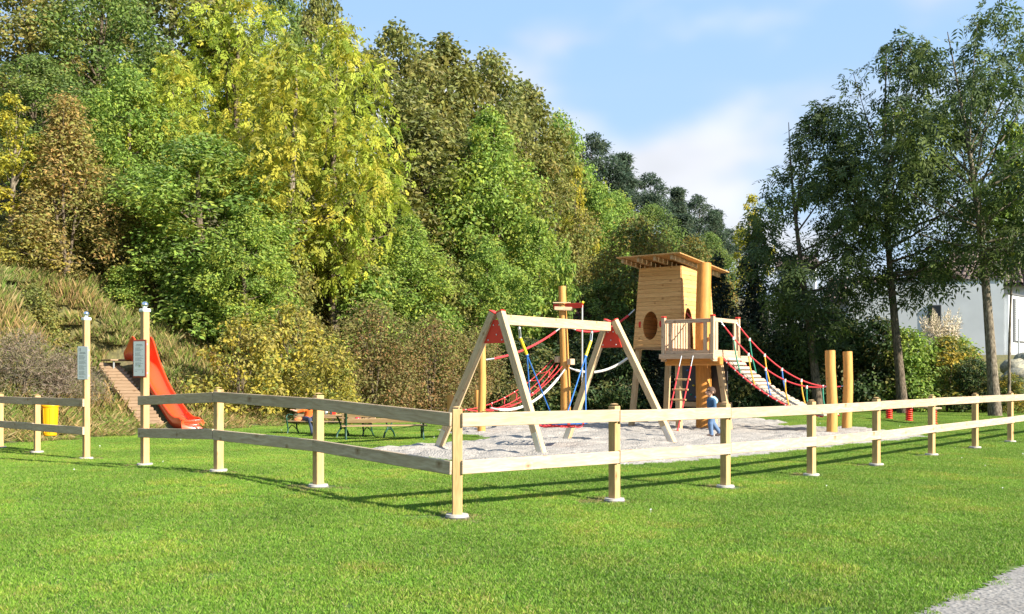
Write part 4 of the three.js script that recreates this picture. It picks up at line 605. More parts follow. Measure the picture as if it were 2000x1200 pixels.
// ---------------------------------------------------------------- hillside slide and its steps
{
  const top = new THREE.Vector2(pxX(262, 31.2), 31.2), bot = new THREE.Vector2(pxX(376, 27.7), 27.7), dir = bot.clone().sub(top).normalize(), yTop = EYE + (HOR - 702) / F * 31.2, yBot = ground(bot.x, bot.y) + 0.1; const base = W(bot.x, ground(bot.x, bot.y), bot.y);
  const g = thing('hillside_slide', 'orange red plastic slide running down the grassy slope', 'slide', base); const N = 48, len = top.distanceTo(bot), pos = [], idx = [], ring = [], right = new THREE.Vector3(dir.y, 0, dir.x);   // world right of travel
  const prof = t => { const b = yTop + 0.03; const tt = clamp((t - 0.1) / 0.78); let y = lerp(b, yBot, tt * 0.35 + 0.65 * sst(0, 1, tt)); y += 0.10 * Math.sin(tt * Math.PI * 3.2) * (1 - tt) * tt * 2.2; return y; };
  const wallH = t => 0.2 + 0.44 * Math.exp(-Math.pow((t - 0.15) / 0.1, 2)) + 0.03 * Math.sin(t * 9);
  for (let i = 0; i <= N; i++) {
    const t = i / N, c = top.clone().lerp(bot, t), y = prof(t), w = 0.25, h = wallH(t) * (t > 0.97 ? 0.8 : 1), th = 0.045, C0 = W(c.x, y, c.y);
    const sec = [[-w - th, -0.05], [-w - th - 0.03, h * 0.6], [-w - th, h], [-w - th * 0.4, h + 0.025], [-w + 0.01, h], [-w + 0.02, h * 0.45], [-w + 0.07, 0.035], [-w * 0.4, 0], [w * 0.4, 0], [w - 0.07, 0.035], [w - 0.02, h * 0.45], [w - 0.01, h], [w + th * 0.4, h + 0.025], [w + th, h], [w + th + 0.03, h * 0.6], [w + th, -0.05], [0, -0.06]];
    for (const [a, b] of sec) pos.push(C0.x + right.x * a, C0.y + b, C0.z + right.z * a); ring.push(sec.length);
  }
  const m = ring[0]; for (let i = 0; i < N; i++) for (let k = 0; k < m; k++) { const a = i * m + k, b = i * m + (k + 1) % m; idx.push(a, a + m, b, b, a + m, b + m); }
  for (const e of [0, N]) { const o = e * m; for (let k = 0; k < 8; k++) { const A = o + k, B = o + 15 - k, q = [A, A + 1, B - 1, B]; e ? idx.push(q[0], q[1], q[2], q[0], q[2], q[3]) : idx.push(q[0], q[2], q[1], q[0], q[3], q[2]); } }
  const cg = new THREE.BufferGeometry(); cg.setAttribute('position', new THREE.Float32BufferAttribute(pos, 3)); cg.setIndex(idx); cg.computeVertexNormals(); part(g, 'chute', cg, mat.slide);
  const bk = top.clone().addScaledVector(dir, -0.08), bp = W(bk.x, yTop, bk.y);
  for (let i = 0; i < 6; i++) { const c = top.clone().addScaledVector(dir, 0.05 - i * 0.15); part(g, 'platform_board', bar(W(c.x, yTop - 0.03, c.y).addScaledVector(right, 0.75), W(c.x, yTop - 0.03, c.y).addScaledVector(right, -0.4), 0.14, 0.05), mat.step); }
  const lp = W(top.x, yTop - 0.05, top.y).addScaledVector(right, 0.62); part(g, 'support_leg', tube([lp, lp.clone().setY(ground(lp.x, -lp.z) - 0.1)], 0.035, 10), mat.steel);
  const lq = W(top.x, yTop - 0.05, top.y).addScaledVector(right, -0.36); part(g, 'support_leg', tube([lq, lq.clone().setY(ground(lq.x, -lq.z) - 0.1)], 0.035, 10), mat.steel);
  // steps
  const s0 = [pxX(214, 31), 31], s1 = [pxX(297, 28.2), 28.2], y0 = EYE + (HOR - 712) / F * 31, y1 = ground(s1[0], s1[1]) + 0.06; const st = thing('plank_steps', 'weathered plank steps climbing beside the slide', 'steps', W(s1[0], ground(...s1), s1[1]));
  const n = 19, across = new THREE.Vector3(0.985, 0, -0.17), tilt = W(s1[0], y1, s1[1]).sub(W(s0[0], y0, s0[1])).cross(across).normalize(); if (tilt.y < 0) tilt.negate(); for (let i = 0; i < n; i++) { const t = i / (n - 1), c = W(lerp(s0[0], s1[0], t), lerp(y0, y1, t), lerp(s0[1], s1[1], t)); c.x += 0.015 * Math.sin(i * 5.1); part(st, 'plank', bar(c.clone().addScaledVector(across, -0.3), c.clone().addScaledVector(across, 0.3), 0.165, 0.045, tilt), mat.step); }
  for (const k of [-0.28, 0.28]) part(st, 'stringer', bar(W(s0[0], y0 - 0.13, s0[1]).addScaledVector(across, k), W(s1[0], y1 - 0.1, s1[1]).addScaledVector(across, k), 0.06, 0.16), mat.leg);
}

// ---------------------------------------------------------------- picnic corner
const LOW = 0.76;                                              // low children's furniture
function benchEnd(parent, at, f, back, seatY) { // cast iron end: f = unit forward (seat) vector
  const q = (a, y) => at.clone().addScaledVector(f, a).setY(at.y + y); const e = (pts, r = 0.017) => tube(curve(pts.map(p => q(...p)), 14), r, 6);
  const geos = [e([[0.45, 0], [0.4, 0.14], [0.42, 0.3], [0.44, seatY - 0.03]], 0.02), e([[-0.06, 0], [0.03, 0.16], [0.05, seatY - 0.04], [-0.02, 0.62], [-0.12, 0.86]], 0.02), e([[0.43, seatY - 0.04], [0.25, seatY - 0.06], [0.05, seatY - 0.04]], 0.02), e([[0.4, 0.17], [0.24, 0.3], [0.06, 0.17]], 0.014), e([[0.43, seatY - 0.03], [0.47, 0.56], [0.4, 0.66], [0.2, 0.64], [-0.04, 0.64]], 0.018), e([[0.4, 0.64], [0.34, 0.55], [0.41, 0.5], [0.45, 0.56]], 0.012)];
  return part(parent, 'cast_iron_end', mergeGeometries(geos), mat.castGreen);
}
function bench(L, R, fwd, label) { // L, R: [X, Z] of the two ends (rear feet)
  const a = onGround(...L), b = onGround(...R), f = new THREE.Vector3(fwd[0], 0, -fwd[1]).normalize(), g = thing('park_bench', label, 'bench', a.clone().lerp(b, 0.5), 'wooden benches with green iron ends'); const sy = 0.44; g.scale.y = LOW;
  benchEnd(g, a, f, 0, sy); benchEnd(g, b, f, 0, sy); const d = b.clone().sub(a).normalize(); const A = a.clone().addScaledVector(d, -0.1), B = b.clone().addScaledVector(d, 0.1);
  for (let i = 0; i < 4; i++) part(g, 'seat_slat', bar(A.clone().addScaledVector(f, 0.07 + i * 0.105).setY(a.y + sy), B.clone().addScaledVector(f, 0.07 + i * 0.105).setY(b.y + sy), 0.09, 0.035), mat.bench);
  const bu = UP.clone().addScaledVector(f, -0.4).normalize(); for (const [yy, o] of [[0.6, 0.015], [0.77, -0.055]]) part(g, 'back_slat', bar(A.clone().addScaledVector(f, o).setY(a.y + yy), B.clone().addScaledVector(f, o).setY(b.y + yy), 0.032, 0.13, bu), mat.bench); return g;
}
const farL = [-5.42, 25.9], farR = [-3.4, 24.95], farF = [-0.42, -0.9];
bench(farL, farR, farF, 'wooden bench with the seated person, beyond the table');
bench([-2.02, 23.35], [-3.72, 22.95], [-0.2, 0.97], 'wooden bench nearest the fence, its back to the camera');
{
  const a = onGround(-4.3, 24.45), b = onGround(-2.62, 24.0), g = thing('picnic_table', 'wooden picnic table with green iron trestles between the benches', 'table', a.clone().lerp(b, 0.5)); const d = b.clone().sub(a).normalize(), f = new THREE.Vector3(-d.z, 0, d.x), ty = 0.7; g.scale.y = LOW;
  for (let i = 0; i < 5; i++) part(g, 'top_board', bar(a.clone().addScaledVector(f, (i - 2) * 0.15).setY(a.y + ty), b.clone().addScaledVector(f, (i - 2) * 0.15).setY(b.y + ty), 0.14, 0.04), mat.bench);
  for (const t of [0.16, 0.84]) { const c = a.clone().lerp(b, t), q = (o, y) => c.clone().addScaledVector(f, o).setY(c.y + y); const gg = [tube(curve([q(-0.36, 0), q(-0.28, 0.16), q(-0.1, 0.34), q(-0.2, 0.52), q(-0.32, 0.68)], 14), 0.022, 6), tube(curve([q(0.36, 0), q(0.28, 0.16), q(0.1, 0.34), q(0.2, 0.52), q(0.32, 0.68)], 14), 0.022, 6), tube(curve([q(-0.3, 0.14), q(0, 0.3), q(0.3, 0.14)], 10), 0.016, 6), tube([q(-0.1, 0.34), q(0.1, 0.34)], 0.02, 6), tube([q(-0.36, 0.665), q(0.36, 0.665)], 0.02, 6)]; part(g, 'trestle', mergeGeometries(gg), mat.castGreen); }
  const onTop = (px, k, Z) => W(pxX(px, Z), ty * LOW + 0.016 + ground(pxX(px, Z), Z), Z);
  const cp = onTop(637, 0, 24.38); solo('paper_cup', new THREE.LatheGeometry([[0, 0], [0.032, 0], [0.042, 0.1], [0.045, 0.1], [0.04, 0.1], [0.03, 0.008], [0, 0.008]].map(p => new THREE.Vector2(...p)), 16).translate(cp.x, cp.y, cp.z), mat.white, 'white cup standing on the picnic table', 'cup', cp);
  const bx = onTop(650, 0, 24.3), bg = thing('snack_box', 'small red and dark box on the picnic table beside the cup', 'box', bx); part(bg, 'box_body', chamferBox(0.13, 0.09, 0.09, 0.006).translate(bx.x, bx.y + 0.045, bx.z), mat.red); part(bg, 'box_lid', chamferBox(0.06, 0.1, 0.094, 0.006).translate(bx.x - 0.035, bx.y + 0.052, bx.z), mat.darkPanel);
  const bl = W(pxX(698, 24.95), 0.44 * LOW + 0.014 + 0.07 + ground(pxX(698, 24.95), 24.95), 24.95); solo('red_ball', new THREE.SphereGeometry(0.07, 20, 14).translate(bl.x, bl.y, bl.z), M({ color: C(0.6, 0.02, 0.05), roughness: 0.35 }), 'small red ball lying on the far bench', 'ball', bl.clone().setY(bl.y - 0.07));
}

// ---------------------------------------------------------------- people
function figure(name, label, base, scale, heading, bones, cells = 96) { // bones: [ax,ay,az, bx,by,bz, ra, rb, colour]
  let lo = new THREE.Vector3(9, 9, 9), hi = new THREE.Vector3(-9, -9, -9); for (const b of bones) for (const [x, y, z, r] of [[b[0], b[1], b[2], b[6]], [b[3], b[4], b[5], b[7]]]) { lo.min(new THREE.Vector3(x - r, y - r, z - r)); hi.max(new THREE.Vector3(x + r, y + r, z + r)); }
  const ctr = lo.clone().add(hi).multiplyScalar(0.5), half = Math.max(hi.x - lo.x, hi.y - lo.y, hi.z - lo.z) / 2 * 1.1; const mc = new MarchingCubes(cells, new THREE.MeshBasicMaterial(), false, false, 120000); mc.isolation = 0; const n = cells, hs = n / 2;
  const dist = (b, x, y, z) => { const dx = b[3] - b[0], dy = b[4] - b[1], dz = b[5] - b[2], l2 = dx * dx + dy * dy + dz * dz || 1e-9; const t = clamp(((x - b[0]) * dx + (y - b[1]) * dy + (z - b[2]) * dz) / l2); return Math.hypot(x - b[0] - dx * t, y - b[1] - dy * t, z - b[2] - dz * t) - lerp(b[6], b[7], t); };
  const K = 0.022; for (let k = 0; k < n; k++) for (let j = 0; j < n; j++) for (let i = 0; i < n; i++) { const x = ctr.x + (i - hs) / hs * half, y = ctr.y + (j - hs) / hs * half, z = ctr.z + (k - hs) / hs * half; let d = 9; for (const b of bones) { const q = dist(b, x, y, z), kk = Math.min(K, b[6] * 0.7); const h = clamp(0.5 + 0.5 * (d - q) / kk); d = lerp(d, q, h) - kk * h * (1 - h); } mc.field[n * n * k + n * j + i] = -d; }
  mc.update(); const cnt = mc.count, p = new Float32Array(mc.positionArray.slice(0, cnt * 3)); const g0 = new THREE.BufferGeometry(); g0.setAttribute('position', new THREE.BufferAttribute(p, 3)); const g = mergeVertices(g0, 1e-5); g.scale(half, half, half).translate(ctr.x, ctr.y, ctr.z); g.computeVertexNormals();
  const P_ = g.attributes.position, N_ = g.attributes.normal, col = new Float32Array(P_.count * 3); let out = 0; for (let i = 0; i < P_.count; i++) { const x = P_.getX(i), y = P_.getY(i), z = P_.getZ(i); let best = 9, c = [0.5, 0.5, 0.5]; for (const b of bones) { const q = dist(b, x, y, z); if (q < best) { best = q; c = b[8]; } } col.set(c, i * 3); out += N_.getY(i) * (y - ctr.y); }
  if (out < 0) { const ix = g.index.array; for (let i = 0; i < ix.length; i += 3) { const t = ix[i]; ix[i] = ix[i + 1]; ix[i + 1] = t; } g.computeVertexNormals(); }
  g.setAttribute('color', new THREE.BufferAttribute(col, 3)); const t = thing(name, label, 'person', base); t.rotation.y = heading; t.scale.setScalar(scale); const m = shade(new THREE.Mesh(g, M({ vertexColors: true, roughness: 0.8 }))); m.name = 'body'; t.add(m); return t;
}
const skin = [0.55, 0.3, 0.2], denim = [0.09, 0.15, 0.26], jkt = [0.03, 0.085, 0.17], hood = [0.3, 0.52, 0.6], hairC = [0.07, 0.035, 0.02], shoeC = [0.05, 0.03, 0.025], orangeC = [0.72, 0.13, 0.015], navy = [0.03, 0.045, 0.085];
function hairCap(t, c, r, tilt) { const g = new THREE.SphereGeometry(r, 22, 16, 0, 6.283, 0, 1.9), p = g.attributes.position; for (let i = 0; i < p.count; i++) { const x = p.getX(i), y = p.getY(i), z = p.getZ(i), k = 1 + 0.07 * noise.noise(x * 55, y * 18, z * 55) + 0.05 * noise.noise(x * 20, y * 20, z * 20); p.setXYZ(i, x * k, y * k, z * k); } g.computeVertexNormals(); g.rotateX(tilt).translate(...c); const m = shade(new THREE.Mesh(g, M({ color: C(...hairC), roughness: 0.7 }))); m.name = 'hair'; t.add(m); }
function hand(bones, w, dir, side) { const [x, y, z] = w, q = dir; bones.push([x, y, z, x + q[0] * 0.035, y + q[1] * 0.035, z + q[2] * 0.035, 0.018, 0.017, skin]); for (let f = 0; f < 4; f++) { const o = (f - 1.5) * 0.011, l = [0.03, 0.036, 0.034, 0.026][f], b = [x + q[0] * 0.042 + o * side[0], y + q[1] * 0.042 + o * side[1], z + q[2] * 0.042 + o * side[2]], e = [b[0] + q[0] * l - 0.008 * side[2], b[1] + q[1] * l - 0.012, b[2] + q[2] * l]; bones.push([...b, ...e, 0.0085, 0.0075, skin]); } bones.push([x, y, z, x + q[0] * 0.03 - side[0] * 0.03, y + q[1] * 0.03 - side[1] * 0.03 + 0.006, z + q[2] * 0.03 - side[2] * 0.03, 0.011, 0.009, skin]); }
{ // child walking to the left, in front of the tower; faces local +z
  const b = [];
  b.push([0, 0.53, 0, 0, 0.60, 0.0, 0.085, 0.09, denim], [0, 0.60, 0, 0, 0.80, 0.015, 0.095, 0.095, jkt], [-0.06, 0.815, 0.01, 0.06, 0.815, 0.01, 0.062, 0.062, jkt], [0, 0.85, 0.015, 0, 0.93, 0.035, 0.042, 0.04, skin]);
  b.push([0, 0.835, -0.045, 0, 0.80, -0.075, 0.07, 0.075, hood], [-0.05, 0.845, 0.0, 0.05, 0.845, 0.0, 0.05, 0.05, hood]);
  b.push([0, 1.02, 0.03, 0, 0.975, 0.05, 0.092, 0.07, skin], [0, 1.0, 0.125, 0, 0.985, 0.14, 0.014, 0.016, skin], [0, 0.955, 0.1, 0, 0.945, 0.105, 0.028, 0.024, skin], [-0.095, 1.0, 0.02, -0.1, 0.98, 0.018, 0.018, 0.014, skin], [0.095, 1.0, 0.02, 0.1, 0.98, 0.018, 0.018, 0.014, skin]);
  // legs: left one forward, right one back
  b.push([0.055, 0.52, 0, 0.06, 0.30, 0.06, 0.075, 0.056, denim], [0.06, 0.30, 0.06, 0.06, 0.075, 0.035, 0.055, 0.045, denim], [0.06, 0.04, 0.02, 0.062, 0.035, 0.13, 0.036, 0.032, shoeC]);
  b.push([-0.055, 0.52, 0, -0.06, 0.30, -0.07, 0.075, 0.056, denim], [-0.06, 0.30, -0.07, -0.06, 0.11, -0.22, 0.055, 0.045, denim], [-0.06, 0.07, -0.25, -0.062, 0.035, -0.15, 0.036, 0.03, shoeC]);
  // arms
  b.push([0.12, 0.80, 0, 0.15, 0.64, 0.0, 0.045, 0.038, jkt], [0.15, 0.64, 0.0, 0.12, 0.62, 0.16, 0.037, 0.03, jkt]); hand(b, [0.118, 0.625, 0.19], [-0.1, 0.15, 0.98], [0, 1, 0]);
  b.push([-0.12, 0.80, 0, -0.16, 0.65, -0.05, 0.045, 0.038, jkt], [-0.16, 0.65, -0.05, -0.15, 0.56, -0.16, 0.037, 0.028, jkt]); hand(b, [-0.15, 0.545, -0.18], [0, -0.3, -0.95], [0, 1, 0]);
  const Z = 23.6, X = pxX(1390, Z), t = figure('person', 'small child in blue jacket and jeans walking before the tower', W(X, ground(X, Z) + 0.05, Z), 1.04, -Math.PI / 2 + 0.3, b, 110); hairCap(t, [0, 1.015, 0.015], 0.105, -0.45);
  for (const s of [-1, 1]) { const e = shade(new THREE.Mesh(new THREE.SphereGeometry(0.011, 8, 6).translate(0.036 * s, 1.0, 0.108), M({ color: C(0.03, 0.02, 0.015), roughness: 0.3 }))); e.name = 'eye'; t.add(e); }
}
{ // person in orange, slouching on the far bench; faces local +z, seat at y = 0.44
  const b = [], lean = 0.12;
  b.push([0, 0.52, 0.02, 0, 0.60, 0.04, 0.13, 0.125, orangeC], [0, 0.60, 0.04, 0, 0.80, 0.12, 0.125, 0.12, orangeC], [-0.1, 0.815, 0.13, 0.1, 0.815, 0.13, 0.075, 0.075, orangeC], [0, 0.85, 0.15, 0, 0.9, 0.2, 0.05, 0.048, skin], [0, 0.955, 0.235, 0, 0.91, 0.275, 0.098, 0.075, skin], [0, 0.905, 0.345, 0, 0.885, 0.35, 0.016, 0.018, skin], [-0.1, 0.93, 0.23, -0.104, 0.91, 0.23, 0.018, 0.014, skin], [0.1, 0.93, 0.23, 0.104, 0.91, 0.23, 0.018, 0.014, skin]);
  b.push([0.085, 0.52, 0.03, 0.12, 0.51, 0.42, 0.09, 0.068, navy], [0.12, 0.5, 0.43, 0.16, 0.12, 0.62, 0.066, 0.05, navy], [0.16, 0.06, 0.62, 0.18, 0.05, 0.78, 0.045, 0.04, [0.12, 0.11, 0.1]]);
  b.push([-0.085, 0.52, 0.03, -0.1, 0.51, 0.4, 0.09, 0.068, navy], [-0.1, 0.5, 0.41, -0.06, 0.1, 0.5, 0.066, 0.05, navy], [-0.06, 0.05, 0.5, -0.06, 0.045, 0.66, 0.045, 0.04, [0.12, 0.11, 0.1]]);
  b.push([0.18, 0.8, 0.13, 0.23, 0.62, 0.2, 0.055, 0.045, orangeC], [0.23, 0.62, 0.2, 0.16, 0.6, 0.4, 0.04, 0.03, skin]); hand(b, [0.155, 0.6, 0.43], [-0.1, -0.1, 0.98], [0, 0, 0.0].map((_, i) => i === 0 ? 1 : 0));
  b.push([-0.18, 0.8, 0.13, -0.33, 0.75, 0.02, 0.055, 0.045, orangeC], [-0.33, 0.75, 0.02, -0.46, 0.8, -0.08, 0.04, 0.03, skin]); hand(b, [-0.48, 0.81, -0.1], [-0.8, 0.2, -0.5], [0, 0, 1]);
  const d = [farR[0] - farL[0], farR[1] - farL[1]], l = Math.hypot(...d), c = [farL[0] + d[0] / l * 0.42, farL[1] + d[1] / l * 0.42], f = farF, fl = Math.hypot(...f); const X = c[0] + f[0] / fl * 0.17, Z = c[1] + f[1] / fl * 0.17;
  const t = figure('person', 'person in orange shirt and dark trousers slouching on the far bench', W(X, ground(X, Z) - 0.005, Z), 0.77, 0.62, b, 110); hairCap(t, [0, 0.965, 0.225], 0.112, -0.1);
  for (const s of [-1, 1]) { const e = shade(new THREE.Mesh(new THREE.SphereGeometry(0.012, 8, 6).translate(0.038 * s, 0.935, 0.32), M({ color: C(0.03, 0.02, 0.015), roughness: 0.3 }))); e.name = 'eye'; t.add(e); }
  const bp = W(X - 0.2, 0.3, Z + 0.02), bg = new THREE.SphereGeometry(0.12, 18, 12), p = bg.attributes.position; for (let i = 0; i < p.count; i++) { const k = 1 + 0.25 * noise.noise(p.getX(i) * 14, p.getY(i) * 14, p.getZ(i) * 14); p.setXYZ(i, p.getX(i) * k * 1.2, p.getY(i) * k * 0.6, p.getZ(i) * k); } bg.computeVertexNormals(); solo('cloth_bundle', bg.translate(bp.x, bp.y + 0.07, bp.z), M({ color: C(0.6, 0.2, 0.07), roughness: 0.9 }), 'orange cloth bundle on the far bench beside the seated person', 'bundle', bp);
}

// ---------------------------------------------------------------- nest swing
const u2 = [0.8, -0.6], v2 = [0.6, 0.8];
{
  const A1 = [-0.26, 19.3], A2 = [2.13, 22.2], dl = Math.hypot(A2[0] - A1[0], A2[1] - A1[1]), bd = [(A2[0] - A1[0]) / dl, (A2[1] - A1[1]) / dl], bY = 2.53; const g = thing('nest_swing', 'timber A frame swing with red gusset plates and a round nest seat', 'swing', onGround(1, 20.8));
  const at = (t, y) => W(A1[0] + bd[0] * t, y, A1[1] + bd[1] * t); part(g, 'beam', bar(at(0.06, bY), at(dl - 0.06, bY), 0.12, 0.19), mat.beam);
  const feet = [[[0.57, 18.5], [-1.48, 20.1]], [[3.49, 21.95], [1.2, 23.0]]];
  const uX = new THREE.Vector3(u2[0], 0, -u2[1]), vX = new THREE.Vector3(v2[0], 0, -v2[1]);
  feet.forEach((ff, k) => {
    const end = at(k ? dl + 0.03 : -0.03, 0), out = k ? 1 : -1; ff.forEach(([X, Z], j) => {
      const s = j ? -1 : 1, foot = W(X, ground(X, Z) - 0.05, Z), head = end.clone().addScaledVector(uX, 0.085 * s).setY(2.66); const l = part(g, 'leg', bar(foot, head, 0.135, 0.135, uX), mat.beam);
      const d = head.clone().sub(foot).normalize(), cp = head.clone().addScaledVector(d, 0.012); part(l, 'cap', bar(head.clone().addScaledVector(d, 0.001), cp.clone().addScaledVector(d, 0.012), 0.142, 0.142, uX), mat.red);
      const side = new THREE.Vector3().crossVectors(d, uX).normalize(); const o = new THREE.Vector3().crossVectors(side, d).normalize(); const off = side.clone().multiplyScalar(side.dot(vX) < 0 ? 0.072 : -0.072); part(l, 'steel_shoe', bar(foot.clone().addScaledVector(d, 0.0).add(off), foot.clone().addScaledVector(d, 0.5).add(off), 0.008, 0.1, uX), mat.steel);
    });
    const zc = at(k ? dl + 0.045 : -0.03, 0); const sh = [[-0.11, 2.52], [0.11, 2.52], [0.27, 2.08], [-0.34, 2.08]]; const pl = prism(sh, 0.02); const m4 = new THREE.Matrix4().makeBasis(uX, UP, uX.clone().cross(UP)).setPosition(zc.x, 0, zc.z); const gp = part(g, 'gusset_plate', pl.applyMatrix4(m4), mat.red);
    for (const [bx, by] of [[-0.07, 2.42], [0.06, 2.42], [-0.2, 2.14], [0.13, 2.14], [0, 2.24]]) { for (const zz of [-0.006, 0.026]) part(gp, 'bolt', new THREE.SphereGeometry(0.016, 8, 6).scale(1, 1, 0.5).translate(bx, by, zz).applyMatrix4(m4), mat.steel); }
  });
  // seat and ropes
  const sc = at(1.9, 0.53), R = 0.56, ringP = a => sc.clone().addScaledVector(vX, R * Math.cos(a)).addScaledVector(uX, R * Math.sin(a)); const rim = []; for (let i = 0; i <= 40; i++) rim.push(ringP(i / 40 * 2 * Math.PI)); const seat = part(g, 'seat_ring', tube(rim, 0.034, 9, false), mat.blueRope);
  for (let i = 0; i < 20; i++) { const a = i / 20 * 2 * Math.PI; part(seat, 'ring_wrap', tube([ringP(a - 0.05), ringP(a), ringP(a + 0.05)], 0.039, 9, false), i % 2 ? mat.redRope : mat.blueRope); }
  for (let i = -4; i <= 4; i++) for (const dd of [0, 1]) { const h = Math.sqrt(R * R - (i * 0.12) ** 2) - 0.02, e = dd ? [uX, vX] : [vX, uX]; const p0 = sc.clone().addScaledVector(e[0], i * 0.12).addScaledVector(e[1], -h), p1 = sc.clone().addScaledVector(e[0], i * 0.12).addScaledVector(e[1], h); part(seat, 'net_rope', tube(sagRope(p0, p1, 0.09 + 0.01 * dd, 8), 0.012, 5, false), mat.redRope); }
  for (const [t, angs] of [[0.63, [Math.PI * 1.25, -Math.PI / 4]], [3.06, [Math.PI / 4, Math.PI * 0.75]]]) {
    const hp = at(t, bY - 0.1), s = t < 1 ? 1 : -1; const mid = hp.clone().setY(bY - 0.33).addScaledVector(vX, 0.03 * s), split = mid.clone().lerp(sc, 0.17).setY(mid.y - 0.33); part(g, 'swivel', mergeGeometries([tube([hp.clone().setY(bY + 0.1), hp.clone().setY(bY - 0.14)], 0.02, 8), ballAt(hp.clone().setY(bY - 0.15), 0.035), tube([hp.clone().setY(bY - 0.15).addScaledVector(uX, 0.02), mid.clone().addScaledVector(uX, 0.02)], 0.012, 6), tube([hp.clone().setY(bY - 0.15).addScaledVector(uX, -0.02), mid.clone().addScaledVector(uX, -0.02)], 0.012, 6), ballAt(mid, 0.028)]), mat.steel);
    part(g, 'yellow_sleeve', tube([mid, split], 0.03, 10), mat.yellow); part(g, 'rope_joint', ballAt(split, 0.035), mat.blueRope);
    for (const a of angs) { const e = ringP(a); part(g, 'hanging_rope', tube([split, e], 0.014, 7), mat.blueRope); part(g, 'rope_clamp', tube([e.clone().lerp(split, 0.03), e.clone().lerp(split, 0.09)], 0.026, 8), mat.blueRope); }
  }
}

// ---------------------------------------------------------------- rope climbing course left of the tower
{
  const pole = [1.52, 29], post = [-0.76, 25.8]; const g = thing('rope_climber', 'rope net climber with tall log mast, thick ropes and short log posts', 'climbing frame', onGround(...pole)); const base = (p) => onGround(...p).setY(ground(...p) - 0.1);
  part(g, 'mast', logGeo(base(pole), W(pole[0] - 0.08, 4.0, pole[1]), 0.155, 0.1, 5), mat.log); part(g, 'post', logGeo(base(post), W(post[0], 2.4, post[1]), 0.105, 0.09, 6), mat.log);
  for (const [px, top, Z, s] of [[879, 772, 26.4, 1], [933, 763, 28.2, 2], [1004, 768, 30, 3]]) part(g, 'short_post', logGeo(base([pxX(px, Z), Z]), P(px, top, Z), 0.095, 0.085, s + 20), mat.log);
  const uX = new THREE.Vector3(u2[0], 0, -u2[1]), mp = y => W(pole[0] - 0.02 * y, y, pole[1]);
  // steel outrigger with slide pole
  const br = mp(3.44); const arm = part(g, 'outrigger_arm', bar(br.clone().addScaledVector(uX, -0.32), br.clone().addScaledVector(uX, 0.66), 0.06, 0.14), mat.red); part(arm, 'wood_block', bar(br.clone().add(W(-0.26, -0.07, -0.2)), br.clone().add(W(0.26, -0.09, -0.2)), 0.05, 0.1), mat.pale); part(arm, 'arm_tip', ballAt(br.clone().addScaledVector(uX, 0.66).add(W(0, 0.08, 0)), 0.04), mat.yellow); part(arm, 'arm_strap', bar(br.clone().add(W(-0.3, 0.09, -0.14)), br.clone().add(W(0.2, 0.09, -0.14)), 0.04, 0.03), mat.pale);
  const sp = br.clone().addScaledVector(uX, 0.64); part(g, 'slide_pole', tube([sp, sp.clone().setY(-0.1)], 0.028, 10), mat.steel);
  for (const [o, y, z] of [[-0.2, 1.93, 0.1], [0.14, 1.86, -0.24]]) { const c = W(pole[0] + o, y, pole[1] + z); part(g, 'wood_block', chamferBox(0.17, 0.17, 0.17, 0.012).rotateY(0.6).translate(c.x, c.y, c.z), mat.pale); }
  const thick = (name, a, b, sag, m, r = 0.03) => { const pts = sagRope(a, b, sag, 20); const q = part(g, name, tube(pts.slice(2, 19), r, 8), m); for (const e of [pts.slice(0, 3), pts.slice(18)]) part(q, 'steel_end', tube(e, r * 0.7, 7), mat.steelDull); };
  thick('thick_rope', P(948, 703, 25.75), P(1098, 638, 29), 0.18, mat.redRope); thick('thick_rope', P(1112, 640, 28.95), P(1240, 605, 29.3), 0.33, mat.redRope);
  thick('thick_rope', P(1112, 719, 28.95), P(1238, 690, 29.1), 0.3, mat.whiteRope, 0.036); thick('thick_rope', P(1103, 722, 28.8), P(958, 797, 25.8), 0.42, mat.whiteRope, 0.036);
  const ft = P(1078, 704, 29.4), nt = P(1098, 716, 28.8), fb = P(893, 802, 26.4), nb = P(947, 800, 25.6); const net = (s, t) => { const a = ft.clone().lerp(fb, t), b = nt.clone().lerp(nb, t), p = a.lerp(b, s); p.y -= 0.42 * 4 * t * (1 - t) * (0.8 + 0.5 * 4 * s * (1 - s) * 0.6); return p; };
  for (let i = 0; i <= 3; i++) { const pts = []; for (let k = 0; k <= 20; k++) pts.push(net(i / 3, k / 20)); part(g, 'net_rope', tube(pts, 0.0125, 6, false), mat.redRope); }
  for (let k = 1; k <= 8; k++) { const pts = []; for (let i = 0; i <= 9; i++) pts.push(net(i / 9, k / 9 + 0.03 * Math.sin(i * 1.05 + k))); const s = part(g, 'net_rope', tube(pts, 0.0125, 6, false), mat.redRope); for (let i = 0; i <= 3; i++) part(s, 'net_clamp', ballAt(net(i / 3, k / 9 + 0.03 * Math.sin(i * 3.15 + k)), 0.02, 8, 6), i % 2 ? mat.redRope : mat.whiteRope); }
}

